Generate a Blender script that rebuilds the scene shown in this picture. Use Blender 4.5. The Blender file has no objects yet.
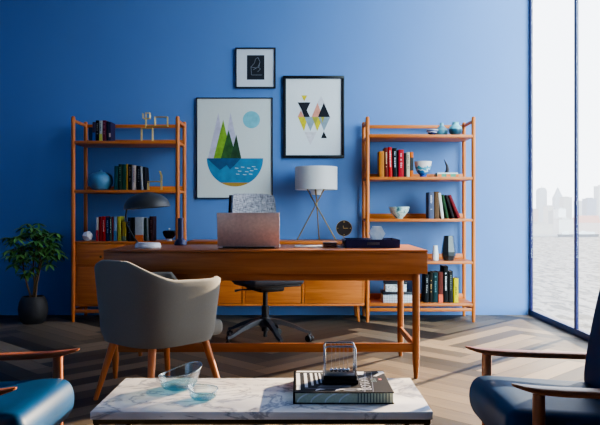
import bpy, bmesh, math, random
from mathutils import Vector, Matrix, noise

random.seed(7)
PI = math.pi
F = 690.0          # focal length in pixels of a 600 px wide frame
CAMZ = 0.98
COL = bpy.context.scene.collection

def WX(px, d): return (px - 300.0) * d / F
def WZ(py, d): return CAMZ - (py - 212.5) * d / F

# ---------------------------------------------------------------- materials
def srgb(r, g, b):
    f = lambda c: (c / 12.92) if c <= 0.04045 else ((c + 0.055) / 1.055) ** 2.4
    return (f(r / 255), f(g / 255), f(b / 255), 1.0)

_mats = {}
def new_mat(name):
    m = bpy.data.materials.new(name)
    m.use_nodes = True
    nt = m.node_tree
    nt.nodes.clear()
    out = nt.nodes.new('ShaderNodeOutputMaterial')
    return m, nt, out

def N(nt, typ, **kw):
    n = nt.nodes.new(typ)
    for k, v in kw.items():
        if k in n.inputs: n.inputs[k].default_value = v
        else: setattr(n, k, v)
    return n

def plain(col, rough=0.5, metal=0.0, spec=0.5, bump=0.0, scale=60, var=0.10, name=None):
    """solid colour with a faint procedural mottling"""
    key = ('plain', col, rough, metal, spec, bump, scale, var)
    if key in _mats: return _mats[key]
    m, nt, out = new_mat(name or 'paint')
    b = N(nt, 'ShaderNodeBsdfPrincipled', Roughness=rough, Metallic=metal)
    b.inputs['Specular IOR Level'].default_value = spec
    tc = N(nt, 'ShaderNodeTexCoord')
    nz = N(nt, 'ShaderNodeTexNoise', Scale=scale, Detail=3.0)
    nt.links.new(tc.outputs['Object'], nz.inputs['Vector'])
    c = srgb(*col)
    rp = N(nt, 'ShaderNodeValToRGB')
    rp.color_ramp.elements[0].position = 0.3
    rp.color_ramp.elements[1].position = 0.7
    rp.color_ramp.elements[0].color = tuple(x * (1 - var) for x in c[:3]) + (1,)
    rp.color_ramp.elements[1].color = tuple(min(1, x * (1 + var)) for x in c[:3]) + (1,)
    nt.links.new(nz.outputs['Fac'], rp.inputs['Fac'])
    nt.links.new(rp.outputs['Color'], b.inputs['Base Color'])
    if bump:
        bp = N(nt, 'ShaderNodeBump', Strength=bump, Distance=0.01)
        nt.links.new(nz.outputs['Fac'], bp.inputs['Height'])
        nt.links.new(bp.outputs['Normal'], b.inputs['Normal'])
    nt.links.new(b.outputs['BSDF'], out.inputs['Surface'])
    _mats[key] = m
    return m

def wood(axis, c1, c2, rough=0.38, name='wood'):
    key = ('wood', axis, c1, c2, rough)
    if key in _mats: return _mats[key]
    m, nt, out = new_mat(name)
    b = N(nt, 'ShaderNodeBsdfPrincipled', Roughness=rough)
    b.inputs['Specular IOR Level'].default_value = 0.4
    tc = N(nt, 'ShaderNodeTexCoord')
    mp = N(nt, 'ShaderNodeMapping')
    s = [38.0, 38.0, 38.0]; s['xyz'.index(axis)] = 2.2
    mp.inputs['Scale'].default_value = s
    nt.links.new(tc.outputs['Object'], mp.inputs['Vector'])
    nz = N(nt, 'ShaderNodeTexNoise', Scale=1.0, Detail=5.0, Roughness=0.6, Distortion=0.6)
    nt.links.new(mp.outputs['Vector'], nz.inputs['Vector'])
    rp = N(nt, 'ShaderNodeValToRGB')
    rp.color_ramp.elements[0].position = 0.30
    rp.color_ramp.elements[1].position = 0.72
    rp.color_ramp.elements[0].color = srgb(*c1)
    rp.color_ramp.elements[1].color = srgb(*c2)
    nt.links.new(nz.outputs['Fac'], rp.inputs['Fac'])
    nt.links.new(rp.outputs['Color'], b.inputs['Base Color'])
    bp = N(nt, 'ShaderNodeBump', Strength=0.06, Distance=0.004)
    nt.links.new(nz.outputs['Fac'], bp.inputs['Height'])
    nt.links.new(bp.outputs['Normal'], b.inputs['Normal'])
    nt.links.new(b.outputs['BSDF'], out.inputs['Surface'])
    _mats[key] = m
    return m

AC1, AC2 = (178, 94, 38), (212, 128, 62)      # acorn stained shelves
DK1, DK2 = (142, 78, 34), (176, 108, 56)       # desk: same acorn wood, its shade put into darker tones
def acorn(ax): return wood(ax, AC1, AC2, 0.40, 'acorn_wood')
def deskwood(ax): return wood(ax, DK1, DK2, 0.36, 'acorn_wood_shaded')
def armwood(ax): return wood(ax, (120, 66, 38), (168, 98, 58), 0.32, 'teak_wood')

def thin_glass(tint, gloss, rough=0.02, name='glass', edge=0.35):
    """see-through glass: lets light and sight pass, mirrors a little more at glancing angles"""
    m, nt, out = new_mat(name)
    t = N(nt, 'ShaderNodeBsdfTransparent'); t.inputs['Color'].default_value = tint
    g = N(nt, 'ShaderNodeBsdfGlossy', Roughness=rough)
    lw = N(nt, 'ShaderNodeLayerWeight', Blend=0.25)
    mr = N(nt, 'ShaderNodeMapRange')
    mr.inputs['To Min'].default_value = gloss
    mr.inputs['To Max'].default_value = edge
    nt.links.new(lw.outputs['Facing'], mr.inputs['Value'])
    mx = N(nt, 'ShaderNodeMixShader')
    nt.links.new(mr.outputs['Result'], mx.inputs['Fac'])
    nt.links.new(t.outputs['BSDF'], mx.inputs[1])
    nt.links.new(g.outputs['BSDF'], mx.inputs[2])
    nt.links.new(mx.outputs['Shader'], out.inputs['Surface'])
    return m

# ---------------------------------------------------------------- mesh builder
class MB:
    def __init__(self, off=(0, 0, 0)):
        self.bm = bmesh.new()
        self.off = Vector(off)

    def _v(self, p): return self.bm.verts.new(Vector(p) - self.off)

    def box(self, c, s, bev=0.0, seg=2, rot=None):
        """box centred on c with full sizes s"""
        t = bmesh.new()
        bmesh.ops.create_cube(t, size=1.0)
        for v in t.verts: v.co = Vector((v.co.x * s[0], v.co.y * s[1], v.co.z * s[2]))
        if bev > 0:
            bmesh.ops.bevel(t, geom=list(t.edges), offset=min(bev, min(s) * 0.45), segments=seg, profile=0.5, affect='EDGES')
        M = Matrix.Translation(Vector(c) - self.off)
        if rot is not None: M = M @ rot
        self._merge(t, M)
        return self

    def b2(self, x0, x1, y0, y1, z0, z1, bev=0.0, seg=2):
        return self.box(((x0 + x1) / 2, (y0 + y1) / 2, (z0 + z1) / 2), (abs(x1 - x0), abs(y1 - y0), abs(z1 - z0)), bev, seg)

    def _merge(self, t, M):
        vm = {v: self.bm.verts.new(M @ v.co) for v in t.verts}
        for f in t.faces:
            try: self.bm.faces.new([vm[v] for v in f.verts])
            except ValueError: pass
        t.free()

    def cyl(self, p0, p1, r0, r1=None, seg=16):
        return self.tube([p0, p1], [r0, r0 if r1 is None else r1], seg)

    def tube(self, pts, r, seg=12, caps=True, flat=1.0):
        pts = [Vector(p) for p in pts]
        n = len(pts)
        rs = r if isinstance(r, (list, tuple)) else [r] * n
        rings = []
        ref = None; uprev = None
        for i, p in enumerate(pts):
            if i == 0: d = pts[1] - p
            elif i == n - 1: d = p - pts[i - 1]
            else: d = (pts[i + 1] - p).normalized() + (p - pts[i - 1]).normalized()
            d.normalize()
            if ref is None:
                ref = Vector((0, 0, 1)) if abs(d.z) < 0.9 else Vector((1, 0, 0))
            if i == 0: u = d.cross(ref).normalized()
            else: u = (uprev - d * uprev.dot(d)).normalized()
            uprev = u
            w = u.cross(d).normalized()
            ring = []
            for k in range(seg):
                a = 2 * PI * k / seg
                ring.append(self._v(p + (u * math.cos(a) + w * math.sin(a) * flat) * rs[i]))
            rings.append(ring)
        for i in range(n - 1):
            for k in range(seg):
                k2 = (k + 1) % seg
                self.bm.faces.new((rings[i][k], rings[i][k2], rings[i + 1][k2], rings[i + 1][k]))
        if caps:
            self.bm.faces.new(list(reversed(rings[0])))
            self.bm.faces.new(rings[-1])
        return self

    def lathe(self, prof, c=(0, 0, 0), seg=28, M=None, sx=1.0, sy=1.0):
        """prof: list of (radius, z); closed where the radius is 0"""
        c = Vector(c)
        rings = []
        for (r, z) in prof:
            if r <= 1e-6:
                p = Vector((0, 0, z))
                rings.append([self._v(c + (M @ p if M else p))])
            else:
                ring = []
                for k in range(seg):
                    a = 2 * PI * k / seg
                    p = Vector((r * math.cos(a) * sx, r * math.sin(a) * sy, z))
                    ring.append(self._v(c + (M @ p if M else p)))
                rings.append(ring)
        for A, B in zip(rings[:-1], rings[1:]):
            if len(A) == 1 and len(B) == 1: continue
            for k in range(seg):
                k2 = (k + 1) % seg
                if len(A) == 1: self.bm.faces.new((A[0], B[k2], B[k]))
                elif len(B) == 1: self.bm.faces.new((A[k], A[k2], B[0]))
                else: self.bm.faces.new((A[k], A[k2], B[k2], B[k]))
        return self

    def sphere(self, c, r, seg=16, rings=10, sz=1.0):
        prof = [(r * math.sin(PI * i / rings), -r * sz * math.cos(PI * i / rings)) for i in range(rings + 1)]
        prof[0] = (0, -r * sz); prof[-1] = (0, r * sz)
        return self.lathe(prof, c, seg)

    def poly(self, pts):
        self.bm.faces.new([self._v(p) for p in pts])
        return self

    def prism(self, pts, d):
        """polygon pts (3D, planar) extruded by vector d"""
        d = Vector(d)
        a = [self._v(p) for p in pts]
        b = [self._v(Vector(p) + d) for p in pts]
        n = len(pts)
        self.bm.faces.new(a)
        self.bm.faces.new(list(reversed(b)))
        for i in range(n):
            j = (i + 1) % n
            self.bm.faces.new((a[j], a[i], b[i], b[j]))
        return self

    def grid(self, rows, close=False):
        """loft through rows of points"""
        R = [[self._v(p) for p in row] for row in rows]
        n = len(R[0])
        for A, B in zip(R[:-1], R[1:]):
            for k in range(n if close else n - 1):
                k2 = (k + 1) % n
                self.bm.faces.new((A[k], A[k2], B[k2], B[k]))
        return R

    def bevel_all(self, w, seg=2, ang=30):
        es = [e for e in self.bm.edges if len(e.link_faces) == 2 and e.calc_face_angle(0) > math.radians(ang)]
        bmesh.ops.bevel(self.bm, geom=es, offset=w, segments=seg, profile=0.5, affect='EDGES')
        return self

    def build(self, name, mat, parent=None, loc=None, smooth=35, kind=None, label=None):
        bm = self.bm
        bmesh.ops.recalc_face_normals(bm, faces=list(bm.faces))
        for f in bm.faces: f.smooth = smooth > 0
        for e in bm.edges:
            if len(e.link_faces) == 2:
                e.smooth = e.calc_face_angle(0) < math.radians(smooth)
        me = bpy.data.meshes.new(name)
        bm.to_mesh(me); bm.free()
        me.materials.append(mat)
        o = bpy.data.objects.new(name, me)
        COL.objects.link(o)
        if parent is not None: o.parent = parent
        if loc is not None: o.location = loc
        if kind: o['kind'] = kind
        if label: o['label'] = label
        return o

def thing(name, label, cat, loc=(0, 0, 0), rotz=0.0, group=None):
    o = bpy.data.objects.new(name, None)
    COL.objects.link(o)
    o.location = loc; o.rotation_euler = (0, 0, rotz)
    o.empty_display_size = 0.1
    return tag(o, label, cat, group)

def tag(o, label, cat, group=None, kind=None):
    o['label'] = label; o['category'] = cat
    if group: o['group'] = group
    if kind: o['kind'] = kind
    return o

def dup_tree(root, loc, rotz, label=None):
    r = root.copy(); COL.objects.link(r)
    r.location = loc; r.rotation_euler = (0, 0, rotz)
    if label: r['label'] = label
    for ch in list(root.children):
        c = ch.copy(); COL.objects.link(c); c.parent = r
        for g in list(ch.children):
            d = g.copy(); COL.objects.link(d); d.parent = c
    return r

# ================================================================ THE ROOM
XL, XR = -3.30, 2.19      # left wall face, window wall inner face
YB, YF = 6.60, -2.60      # back wall face, wall behind the camera
ZC = 4.70                 # ceiling

# --- floor: herringbone planks in one mesh, a colour value per plank
def floor_material():
    m, nt, out = new_mat('herringbone_planks')
    b = N(nt, 'ShaderNodeBsdfPrincipled')
    b.inputs['Specular IOR Level'].default_value = 0.25
    at = N(nt, 'ShaderNodeAttribute', attribute_name='plank')
    uv = N(nt, 'ShaderNodeUVMap', uv_map='uv')
    mp = N(nt, 'ShaderNodeMapping'); mp.inputs['Scale'].default_value = (2.0, 34.0, 1.0)
    nt.links.new(uv.outputs['UV'], mp.inputs['Vector'])
    nz = N(nt, 'ShaderNodeTexNoise', Scale=1.0, Detail=6.0, Roughness=0.65, Distortion=0.8)
    nt.links.new(mp.outputs['Vector'], nz.inputs['Vector'])
    rp = N(nt, 'ShaderNodeValToRGB')
    el = rp.color_ramp.elements
    el[0].position = 0.0; el[0].color = srgb(46, 43, 41)
    el[1].position = 1.0; el[1].color = srgb(148, 130, 106)
    e = el.new(0.5); e.color = srgb(92, 82, 70)
    ad = N(nt, 'ShaderNodeMath', operation='MULTIPLY_ADD')
    nt.links.new(nz.outputs['Fac'], ad.inputs[0]); ad.inputs[1].default_value = 0.55
    sb = N(nt, 'ShaderNodeMath', operation='MULTIPLY_ADD')
    nt.links.new(at.outputs['Fac'], sb.inputs[0]); sb.inputs[1].default_value = 0.95; sb.inputs[2].default_value = -0.24
    nt.links.new(sb.outputs['Value'], ad.inputs[2])
    nt.links.new(ad.outputs['Value'], rp.inputs['Fac'])
    nt.links.new(rp.outputs['Color'], b.inputs['Base Color'])
    rr = N(nt, 'ShaderNodeMapRange'); rr.inputs['To Min'].default_value = 0.38; rr.inputs['To Max'].default_value = 0.55
    nt.links.new(nz.outputs['Fac'], rr.inputs['Value'])
    nt.links.new(rr.outputs['Result'], b.inputs['Roughness'])
    bp = N(nt, 'ShaderNodeBump', Strength=0.10, Distance=0.004)
    nt.links.new(nz.outputs['Fac'], bp.inputs['Height'])
    nt.links.new(bp.outputs['Normal'], b.inputs['Normal'])
    nt.links.new(b.outputs['BSDF'], out.inputs['Surface'])
    return m

def build_floor():
    bm = bmesh.new()
    uvl = bm.loops.layers.uv.new('uv')
    cl = bm.loops.layers.float_color.new('plank')
    w, L, g = 0.14, 0.98, 0.0012
    R = Matrix.Rotation(math.radians(45), 2)
    def plank(u0, v0, du, dv):
        cx, cy = u0 + du / 2, v0 + dv / 2
        c = R @ Vector((cx, cy))
        X, Y = c.x - 0.2, c.y + 2.0
        if not (XL - 0.6 < X < XR + 0.6 and YF - 0.6 < Y < YB + 0.6): return
        val = random.random()
        o1, o2 = random.random() * 50, random.random() * 50
        vs, uvs = [], []
        for (a, b_) in ((u0 + g, v0 + g), (u0 + du - g, v0 + g), (u0 + du - g, v0 + dv - g), (u0 + g, v0 + dv - g)):
            p = R @ Vector((a, b_))
            vs.append(bm.verts.new((p.x - 0.2, p.y + 2.0, 0.0)))
            uvs.append((a + o1, b_ + o2) if du > dv else (b_ + o1, a + o2))
        f = bm.faces.new(vs)
        for lp, q in zip(f.loops, uvs):
            lp[uvl].uv = q
            lp[cl] = (val, val, val, 1.0)
    n = 90
    for bq in range(-12, 13):
        for k in range(-n, n):
            ox, oy = k * w + bq * L, k * w - bq * L
            if abs(ox) + abs(oy) > 26: continue
            plank(ox, oy, L, w)
            plank(ox, oy + w, w, L)
    for co, no in (((XL, 0, 0), (-1, 0, 0)), ((XR + 0.10, 0, 0), (1, 0, 0)), ((0, YB, 0), (0, 1, 0)), ((0, YF, 0), (0, -1, 0))):
        bmesh.ops.bisect_plane(bm, geom=list(bm.verts) + list(bm.edges) + list(bm.faces), plane_co=co, plane_no=no, clear_outer=True)
    me = bpy.data.meshes.new('floor')
    bm.to_mesh(me); bm.free()
    me.materials.append(floor_material())
    o = bpy.data.objects.new('floor', me); COL.objects.link(o)
    o['kind'] = 'structure'
    MB().b2(XL - 0.2, XR + 0.10, YF - 0.2, YB + 0.2, -0.20, -0.0015).build('floor_base', plain((52, 44, 38), 0.8), kind='structure')
build_floor()

def wall_material():
    m, nt, out = new_mat('blue_wall_paint')
    b = N(nt, 'ShaderNodeBsdfPrincipled', Roughness=0.50)
    b.inputs['Specular IOR Level'].default_value = 0.5
    tc = N(nt, 'ShaderNodeTexCoord')
    nz = N(nt, 'ShaderNodeTexNoise', Scale=220.0, Detail=2.0)
    nt.links.new(tc.outputs['Object'], nz.inputs['Vector'])
    n2 = N(nt, 'ShaderNodeTexNoise', Scale=1.3, Detail=2.0)
    nt.links.new(tc.outputs['Object'], n2.inputs['Vector'])
    rp = N(nt, 'ShaderNodeValToRGB')
    rp.color_ramp.elements[0].color = srgb(92, 131, 192)
    rp.color_ramp.elements[1].color = srgb(99, 139, 199)
    nt.links.new(n2.outputs['Fac'], rp.inputs['Fac'])
    nt.links.new(rp.outputs['Color'], b.inputs['Base Color'])
    bp = N(nt, 'ShaderNodeBump', Strength=0.05, Distance=0.002)
    nt.links.new(nz.outputs['Fac'], bp.inputs['Height'])
    nt.links.new(bp.outputs['Normal'], b.inputs['Normal'])
    nt.links.new(b.outputs['BSDF'], out.inputs['Surface'])
    return m
WALL = wall_material()
MB().b2(XL - 0.2, XR + 0.012, YB, YB + 0.20, -0.2, ZC + 0.2).build('wall_back', WALL, kind='structure')
MB().b2(XL - 0.2, XL, YF - 0.2, YB, -0.2, ZC + 0.2).build('wall_left', WALL, kind='structure')
MB().b2(XL, XR + 0.16, YF - 0.2, YF, -0.2, ZC + 0.2).build('wall_front', plain((84, 84, 88), 0.8), kind='structure')
MB().b2(XL - 0.2, XR + 0.16, YF - 0.2, YB + 0.2, ZC, ZC + 0.2).build('ceiling', plain((205, 208, 214), 0.85), kind='structure')

MB().b2(XR, XR + 0.16, YF - 0.2, 2.80, -0.2, ZC + 0.2).build('wall_right', WALL, kind='structure')
# --- window wall: floor-to-ceiling frames with glass
FRAME = plain((44, 44, 92), 0.38, 0.0, 0.5, name='navy_frame_paint')
PANE = thin_glass((0.985, 0.99, 1.0, 1.0), 0.035, 0.0, 'window_glass', 0.12)
win = bpy.data.objects.new('window_1', None); COL.objects.link(win)
win['kind'] = 'structure'; win.location = (XR, 5.5, 0)
fo = win.location
mull = [6.575, 5.50, 4.43, 3.36, 2.82]
WY0 = 2.80
mb = MB(fo)
mb.b2(XR, XR + 0.05, WY0, YB, 0.0, 0.055, 0.004)             # sill rail
mb.b2(XR, XR + 0.05, WY0, YB, ZC - 0.10, ZC, 0.004)               # head rail
for y in mull:
    mb.b2(XR, XR + 0.026, y - 0.018, y + 0.018, 0.05, ZC - 0.09, 0.004)
mb.build('window_frame', FRAME, win, kind='structure')
for a, b_ in zip(mull[:-1], mull[1:]):
    MB(fo).b2(XR + 0.010, XR + 0.016, b_ + 0.02, a - 0.02, 0.05, ZC - 0.09).build('window_pane', PANE, win, kind='structure')

# ================================================================ OUTSIDE: river and skyline
YS = 600.0
ZW = CAMZ - 24.0 / F * YS            # water level
def water_mat():
    m, nt, out = new_mat('river_water')
    b = N(nt, 'ShaderNodeBsdfPrincipled', Roughness=0.55)
    b.inputs['Specular IOR Level'].default_value = 0.06
    tc = N(nt, 'ShaderNodeTexCoord')
    mp = N(nt, 'ShaderNodeMapping'); mp.inputs['Scale'].default_value = (0.42, 0.13, 1.0)
    nt.links.new(tc.outputs['Object'], mp.inputs['Vector'])
    nz = N(nt, 'ShaderNodeTexNoise', Scale=1.0, Detail=6.0, Roughness=0.62, Distortion=0.8)
    nt.links.new(mp.outputs['Vector'], nz.inputs['Vector'])
    rp = N(nt, 'ShaderNodeValToRGB')
    rp.color_ramp.elements[0].position = 0.42; rp.color_ramp.elements[0].color = srgb(84, 86, 88)
    rp.color_ramp.elements[1].position = 0.54; rp.color_ramp.elements[1].color = srgb(132, 133, 134)
    nt.links.new(nz.outputs['Fac'], rp.inputs['Fac'])
    nt.links.new(rp.outputs['Color'], b.inputs['Base Color'])
    bp = N(nt, 'ShaderNodeBump', Strength=0.35, Distance=1.0)
    nt.links.new(nz.outputs['Fac'], bp.inputs['Height'])
    nt.links.new(bp.outputs['Normal'], b.inputs['Normal'])
    nt.links.new(b.outputs['BSDF'], out.inputs['Surface'])
    return m
MB().poly([(4, -300, ZW), (1500, -300, ZW), (1500, YS + 20, ZW), (4, YS + 20, ZW)]).build('river_water', water_mat(), kind='structure')

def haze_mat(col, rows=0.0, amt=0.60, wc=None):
    """building material with bright haze mixed in as emission"""
    m, nt, out = new_mat('haze_glow_mix')
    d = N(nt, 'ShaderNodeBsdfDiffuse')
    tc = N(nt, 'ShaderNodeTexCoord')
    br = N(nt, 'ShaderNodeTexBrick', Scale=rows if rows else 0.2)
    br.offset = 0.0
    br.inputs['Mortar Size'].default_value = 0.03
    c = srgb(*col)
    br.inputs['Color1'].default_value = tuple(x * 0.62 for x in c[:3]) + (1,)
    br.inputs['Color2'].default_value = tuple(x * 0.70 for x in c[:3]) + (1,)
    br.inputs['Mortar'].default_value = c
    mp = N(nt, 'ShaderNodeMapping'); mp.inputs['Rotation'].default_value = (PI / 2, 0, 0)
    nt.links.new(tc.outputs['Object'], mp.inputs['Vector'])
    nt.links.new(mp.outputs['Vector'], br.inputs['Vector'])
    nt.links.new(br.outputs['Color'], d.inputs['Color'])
    e = N(nt, 'ShaderNodeEmission', Strength=1.5); e.inputs['Color'].default_value = (0.93, 0.95, 0.97, 1)  # even glow that imitates haze lying over the far shore
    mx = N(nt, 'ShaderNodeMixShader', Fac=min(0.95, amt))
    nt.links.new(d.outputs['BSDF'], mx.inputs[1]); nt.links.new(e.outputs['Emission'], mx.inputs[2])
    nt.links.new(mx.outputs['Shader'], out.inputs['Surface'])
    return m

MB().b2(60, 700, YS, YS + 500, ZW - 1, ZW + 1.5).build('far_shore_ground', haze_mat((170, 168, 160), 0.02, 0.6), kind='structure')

def building(name, label, px0, px1, ytop, Y, col, rows=0.5, amt=0.62, top='flat', ybase=None, depth=14):
    x0, x1 = WX(px0, Y), WX(px1, Y)
    z1 = WZ(ytop, Y)
    zb = ZW + 1.5
    cx = (x0 + x1) / 2; w = x1 - x0
    root = thing(name, label, 'building' if 'tower' not in name else 'tower', (cx, Y, zb))
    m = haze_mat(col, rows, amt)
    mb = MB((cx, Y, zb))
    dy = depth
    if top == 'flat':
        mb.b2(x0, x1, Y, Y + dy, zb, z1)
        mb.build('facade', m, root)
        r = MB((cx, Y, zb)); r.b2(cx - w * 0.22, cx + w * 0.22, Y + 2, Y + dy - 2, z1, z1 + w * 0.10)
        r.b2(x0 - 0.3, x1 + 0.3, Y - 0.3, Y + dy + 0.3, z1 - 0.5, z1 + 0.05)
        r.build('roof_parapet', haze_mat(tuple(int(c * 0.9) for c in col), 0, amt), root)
    elif top == 'round':
        h = z1 - zb
        pts = [(x0, zb), (x1, zb), (x1, z1 - w * 0.6)]
        for i in range(1, 10):
            a = PI * i / 10
            pts.append((cx + math.cos(a) * w / 2, z1 - w * 0.6 + math.sin(a) * w * 0.6))
        pts.append((x0, z1 - w * 0.6))
        mb.prism([(p[0], Y, p[1]) for p in pts], (0, dy, 0)); mb.build('facade', m, root)
        r = MB((cx, Y, zb)); r.b2(cx - 0.3, cx + 0.3, Y + dy / 2, Y + dy / 2 + 0.6, z1 - 1, z1 + 2)
        r.build('mast', m, root)
    elif top == 'spire':
        sh = z1 - w * 1.6
        mb.b2(x0, x1, Y, Y + w, zb, sh)
        mb.build('facade', m, root)
        r = MB((cx, Y, zb))
        r.lathe([(w * 0.70, sh), (w * 0.46, sh + w * 0.45), (w * 0.42, sh + w * 0.46), (w * 0.16, sh + w * 1.1), (0.25, sh + w * 1.25), (0.15, z1), (0, z1)],
                (cx, Y + w / 2, 0), 4, Matrix.Rotation(PI / 4, 3, 'Z'))
        r.build('spire', m, root, smooth=0)
    elif top == 'gable':
        hh = (z1 - zb)
        mb.b2(x0, x1, Y, Y + dy, zb, zb + hh * 0.6); mb.build('facade', m, root)
        r = MB((cx, Y, zb))
        r.prism([(x0 - 0.5, Y - 0.5, zb + hh * 0.6), (x0 + w * 0.06, Y + dy / 2, z1), (x0 + w * 0.06, Y + dy / 2 + 0.1, z1), (x0 - 0.5, Y + dy + 0.5, zb + hh * 0.6)], (w + 1, 0, 0))
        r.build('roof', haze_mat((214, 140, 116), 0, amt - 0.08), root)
    return root

building('skyscraper_tower', 'pale hazy skyscraper with rounded top, left of the pointed tower', 539.6, 547, 187.5, 900, (150, 160, 168), 0.35, 0.66, 'round')
building('skyscraper_tower', 'pale hazy skyscraper tapering to a pointed spire', 555.2, 563.4, 184.5, 880, (150, 160, 170), 0.35, 0.66, 'spire')
building('office_block', 'pale boxy block standing just left of the window mullion', 563.8, 572, 197.3, 820, (176, 170, 160), 0.4, 0.62)
building('office_tower', 'grey-blue boxy tower right of the window mullion', 587, 596.5, 198.5, 800, (96, 110, 140), 0.4, 0.56)
building('office_tower', 'slim pale tower between the mullion and the grey-blue tower', 578.2, 583, 201, 840, (176, 178, 180), 0.4, 0.64)
building('office_tower', 'tall pale tower at the far right edge of the skyline', 598.2, 612, 186, 900, (168, 172, 176), 0.4, 0.64)
building('apartment_block', 'low reddish block beside the window corner post', 533.8, 538.2, 209, 700, (178, 140, 124), 0.5, 0.55)
building('office_block', 'low cream block below the rounded skyscraper', 548, 553.5, 206, 740, (186, 176, 160), 0.5, 0.6)
building('office_block', 'low grey block below the pointed skyscraper', 553.2, 560, 211, 700, (160, 158, 152), 0.5, 0.58)
building('apartment_block', 'white stepped block in front of the pointed skyscraper', 558.6, 566, 208.5, 680, (250, 250, 250), 0.6, 0.22)
building('warehouse', 'long cream warehouse on the far shore by the window corner', 531, 553, 224, 615, (190, 180, 164), 0.4, 0.55)
building('terminal_building', 'pale waterfront terminal left of the mullion', 559, 573.5, 219, 630, (236, 232, 226), 0.5, 0.34)
building('market_hall', 'low waterfront hall with a reddish pitched roof', 576, 599.5, 215.6, 640, (206, 180, 168), 0.5, 0.5, 'gable')
rs = random.Random(11)
mb = MB((350, 960, ZW))
x = 120.0
while x < 1100:
    w_ = rs.uniform(8, 22)
    mb.b2(x, x + w_, 960, 975, ZW, WZ(rs.uniform(204, 222), 960) + (rs.uniform(8, 22) if x > 450 and rs.random() < 0.3 else 0))
    x += w_ + rs.uniform(-2, 6)
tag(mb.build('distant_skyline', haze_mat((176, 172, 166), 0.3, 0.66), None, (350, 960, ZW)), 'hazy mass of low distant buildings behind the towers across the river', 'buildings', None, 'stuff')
def boat(label, px0, px1, ytop, Y):
    x0, x1 = WX(px0, Y), WX(px1, Y); zb = ZW
    cx = (x0 + x1) / 2; z1 = WZ(ytop, Y); h = z1 - zb
    root = thing('ferry_boat', label, 'boat', (cx, Y, zb))
    mb = MB((cx, Y, zb)); mb.prism([(x0, Y, zb), (x1, Y, zb), (x1 + 1.5, Y, zb + h * 0.45), (x0 - 0.5, Y, zb + h * 0.45)], (0, 5, 0))
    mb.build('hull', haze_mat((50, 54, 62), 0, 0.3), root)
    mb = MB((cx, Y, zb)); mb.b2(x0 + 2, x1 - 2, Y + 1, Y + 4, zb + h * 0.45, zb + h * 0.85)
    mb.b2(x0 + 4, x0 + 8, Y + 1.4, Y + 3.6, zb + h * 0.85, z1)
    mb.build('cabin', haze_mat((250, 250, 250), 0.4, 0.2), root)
boat('dark-hulled ferry moored left of the window mullion', 560, 572.5, 231.5, 590)
boat('white ferry moored right of the window mullion', 577.5, 598, 231, 592)

# ================================================================ BOOKCASES
YFR, YRR = 6.175, 6.535          # centre lines of front and rear posts
def post(mb, x, y, z1, r=0.0185):
    mb.tube([(x, y, 0.0), (x, y, 0.10), (x, y, z1 - 0.02), (x, y, z1 - 0.006), (x, y, z1)], [r * 0.72, r, r, r * 0.9, r * 0.6], 14)

def shelf_unit(root, xl, xr, ztop, zshelves, zrail):
    off = root.location
    for x in (xl, xr):
        for y, zt in ((YFR, ztop), (YRR, ztop - 0.004)):
            mb = MB(off); post(mb, x, y, zt); mb.build('post', acorn('z'), root)
        mb = MB(off); mb.box((x, (YFR + YRR) / 2, ztop - 0.040), (0.018, YRR - YFR, 0.028), 0.004)
        mb.build('top_side_rail', acorn('y'), root)
        for z in zshelves:
            pass
    mb = MB(off); mb.box(((xl + xr) / 2, YRR + 0.004, ztop - 0.045), (xr - xl, 0.016, 0.032), 0.003)
    mb.build('top_back_rail', acorn('x'), root)
    for z in zshelves:
        mb = MB(off)
        mb.b2(xl - 0.004, xr + 0.004, YFR - 0.014, YRR + 0.012, z - 0.026, z, 0.003)
        mb.build('shelf', acorn('x'), root)
        mb = MB(off)
        mb.b2(xl + 0.01, xr - 0.01, YRR - 0.012, YRR + 0.006, z, z + 0.046, 0.002)
        mb.build('back_ledge', acorn('x'), root)
    mb = MB(off)
    mb.b2(xl, xr, YFR - 0.009, YFR + 0.009, zrail - 0.030, zrail, 0.003)
    mb.build('lower_front_rail', acorn('x'), root)
    for x in (xl, xr):
        mb = MB(off); mb.b2(x - 0.009, x + 0.009, YFR, YRR, zrail - 0.030, zrail, 0.003)
        mb.build('lower_side_rail', acorn('y'), root)

# right bookcase
RXL, RXR = WX(367.5, YFR), WX(473.5, YFR)
RZ = [1.676, 1.299, 0.924, 0.545, 0.168]
rb = thing('open_bookcase', 'open five-shelf wooden bookcase beside the window, round posts', 'bookcase', ((RXL + RXR) / 2, (YFR + YRR) / 2, 0))
shelf_unit(rb, RXL, RXR, 1.838, RZ, 0.125)

# left bookcase with cabinet base
LXL, LXR = WX(73.2, YFR), WX(177.6, YFR)
LZ = [1.621, 1.182]
LCT = 0.722                                # cabinet top
lb = thing('cabinet_bookcase', 'wooden bookcase with two open shelves over a closed cabinet, beside the potted plant', 'bookcase', ((LXL + LXR) / 2, (YFR + YRR) / 2, 0))
shelf_unit(lb, LXL, LXR, 1.842, LZ, 0.112)
off = lb.location
cx0, cx1 = LXL + 0.018, LXR - 0.018
MB(off).b2(cx0 - 0.012, cx1 + 0.012, YFR - 0.006, YRR + 0.010, LCT - 0.022, LCT, 0.003).build('cabinet_top', acorn('x'), lb)
mb = MB(off)
mb.b2(cx0, cx0 + 0.018, YFR, YRR, 0.150, LCT - 0.022); mb.b2(cx1 - 0.018, cx1, YFR, YRR, 0.150, LCT - 0.022)
mb.b2(cx0, cx1, YFR - 0.004, YRR, 0.140, 0.160, 0.002); mb.b2(cx0, cx1, YRR - 0.014, YRR, 0.160, LCT - 0.022)
mb.b2(cx0, cx1, YFR + 0.004, YRR, 0.486, 0.500)
mb.build('cabinet_carcass', acorn('x'), lb)
mid = (cx0 + cx1) / 2
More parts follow.
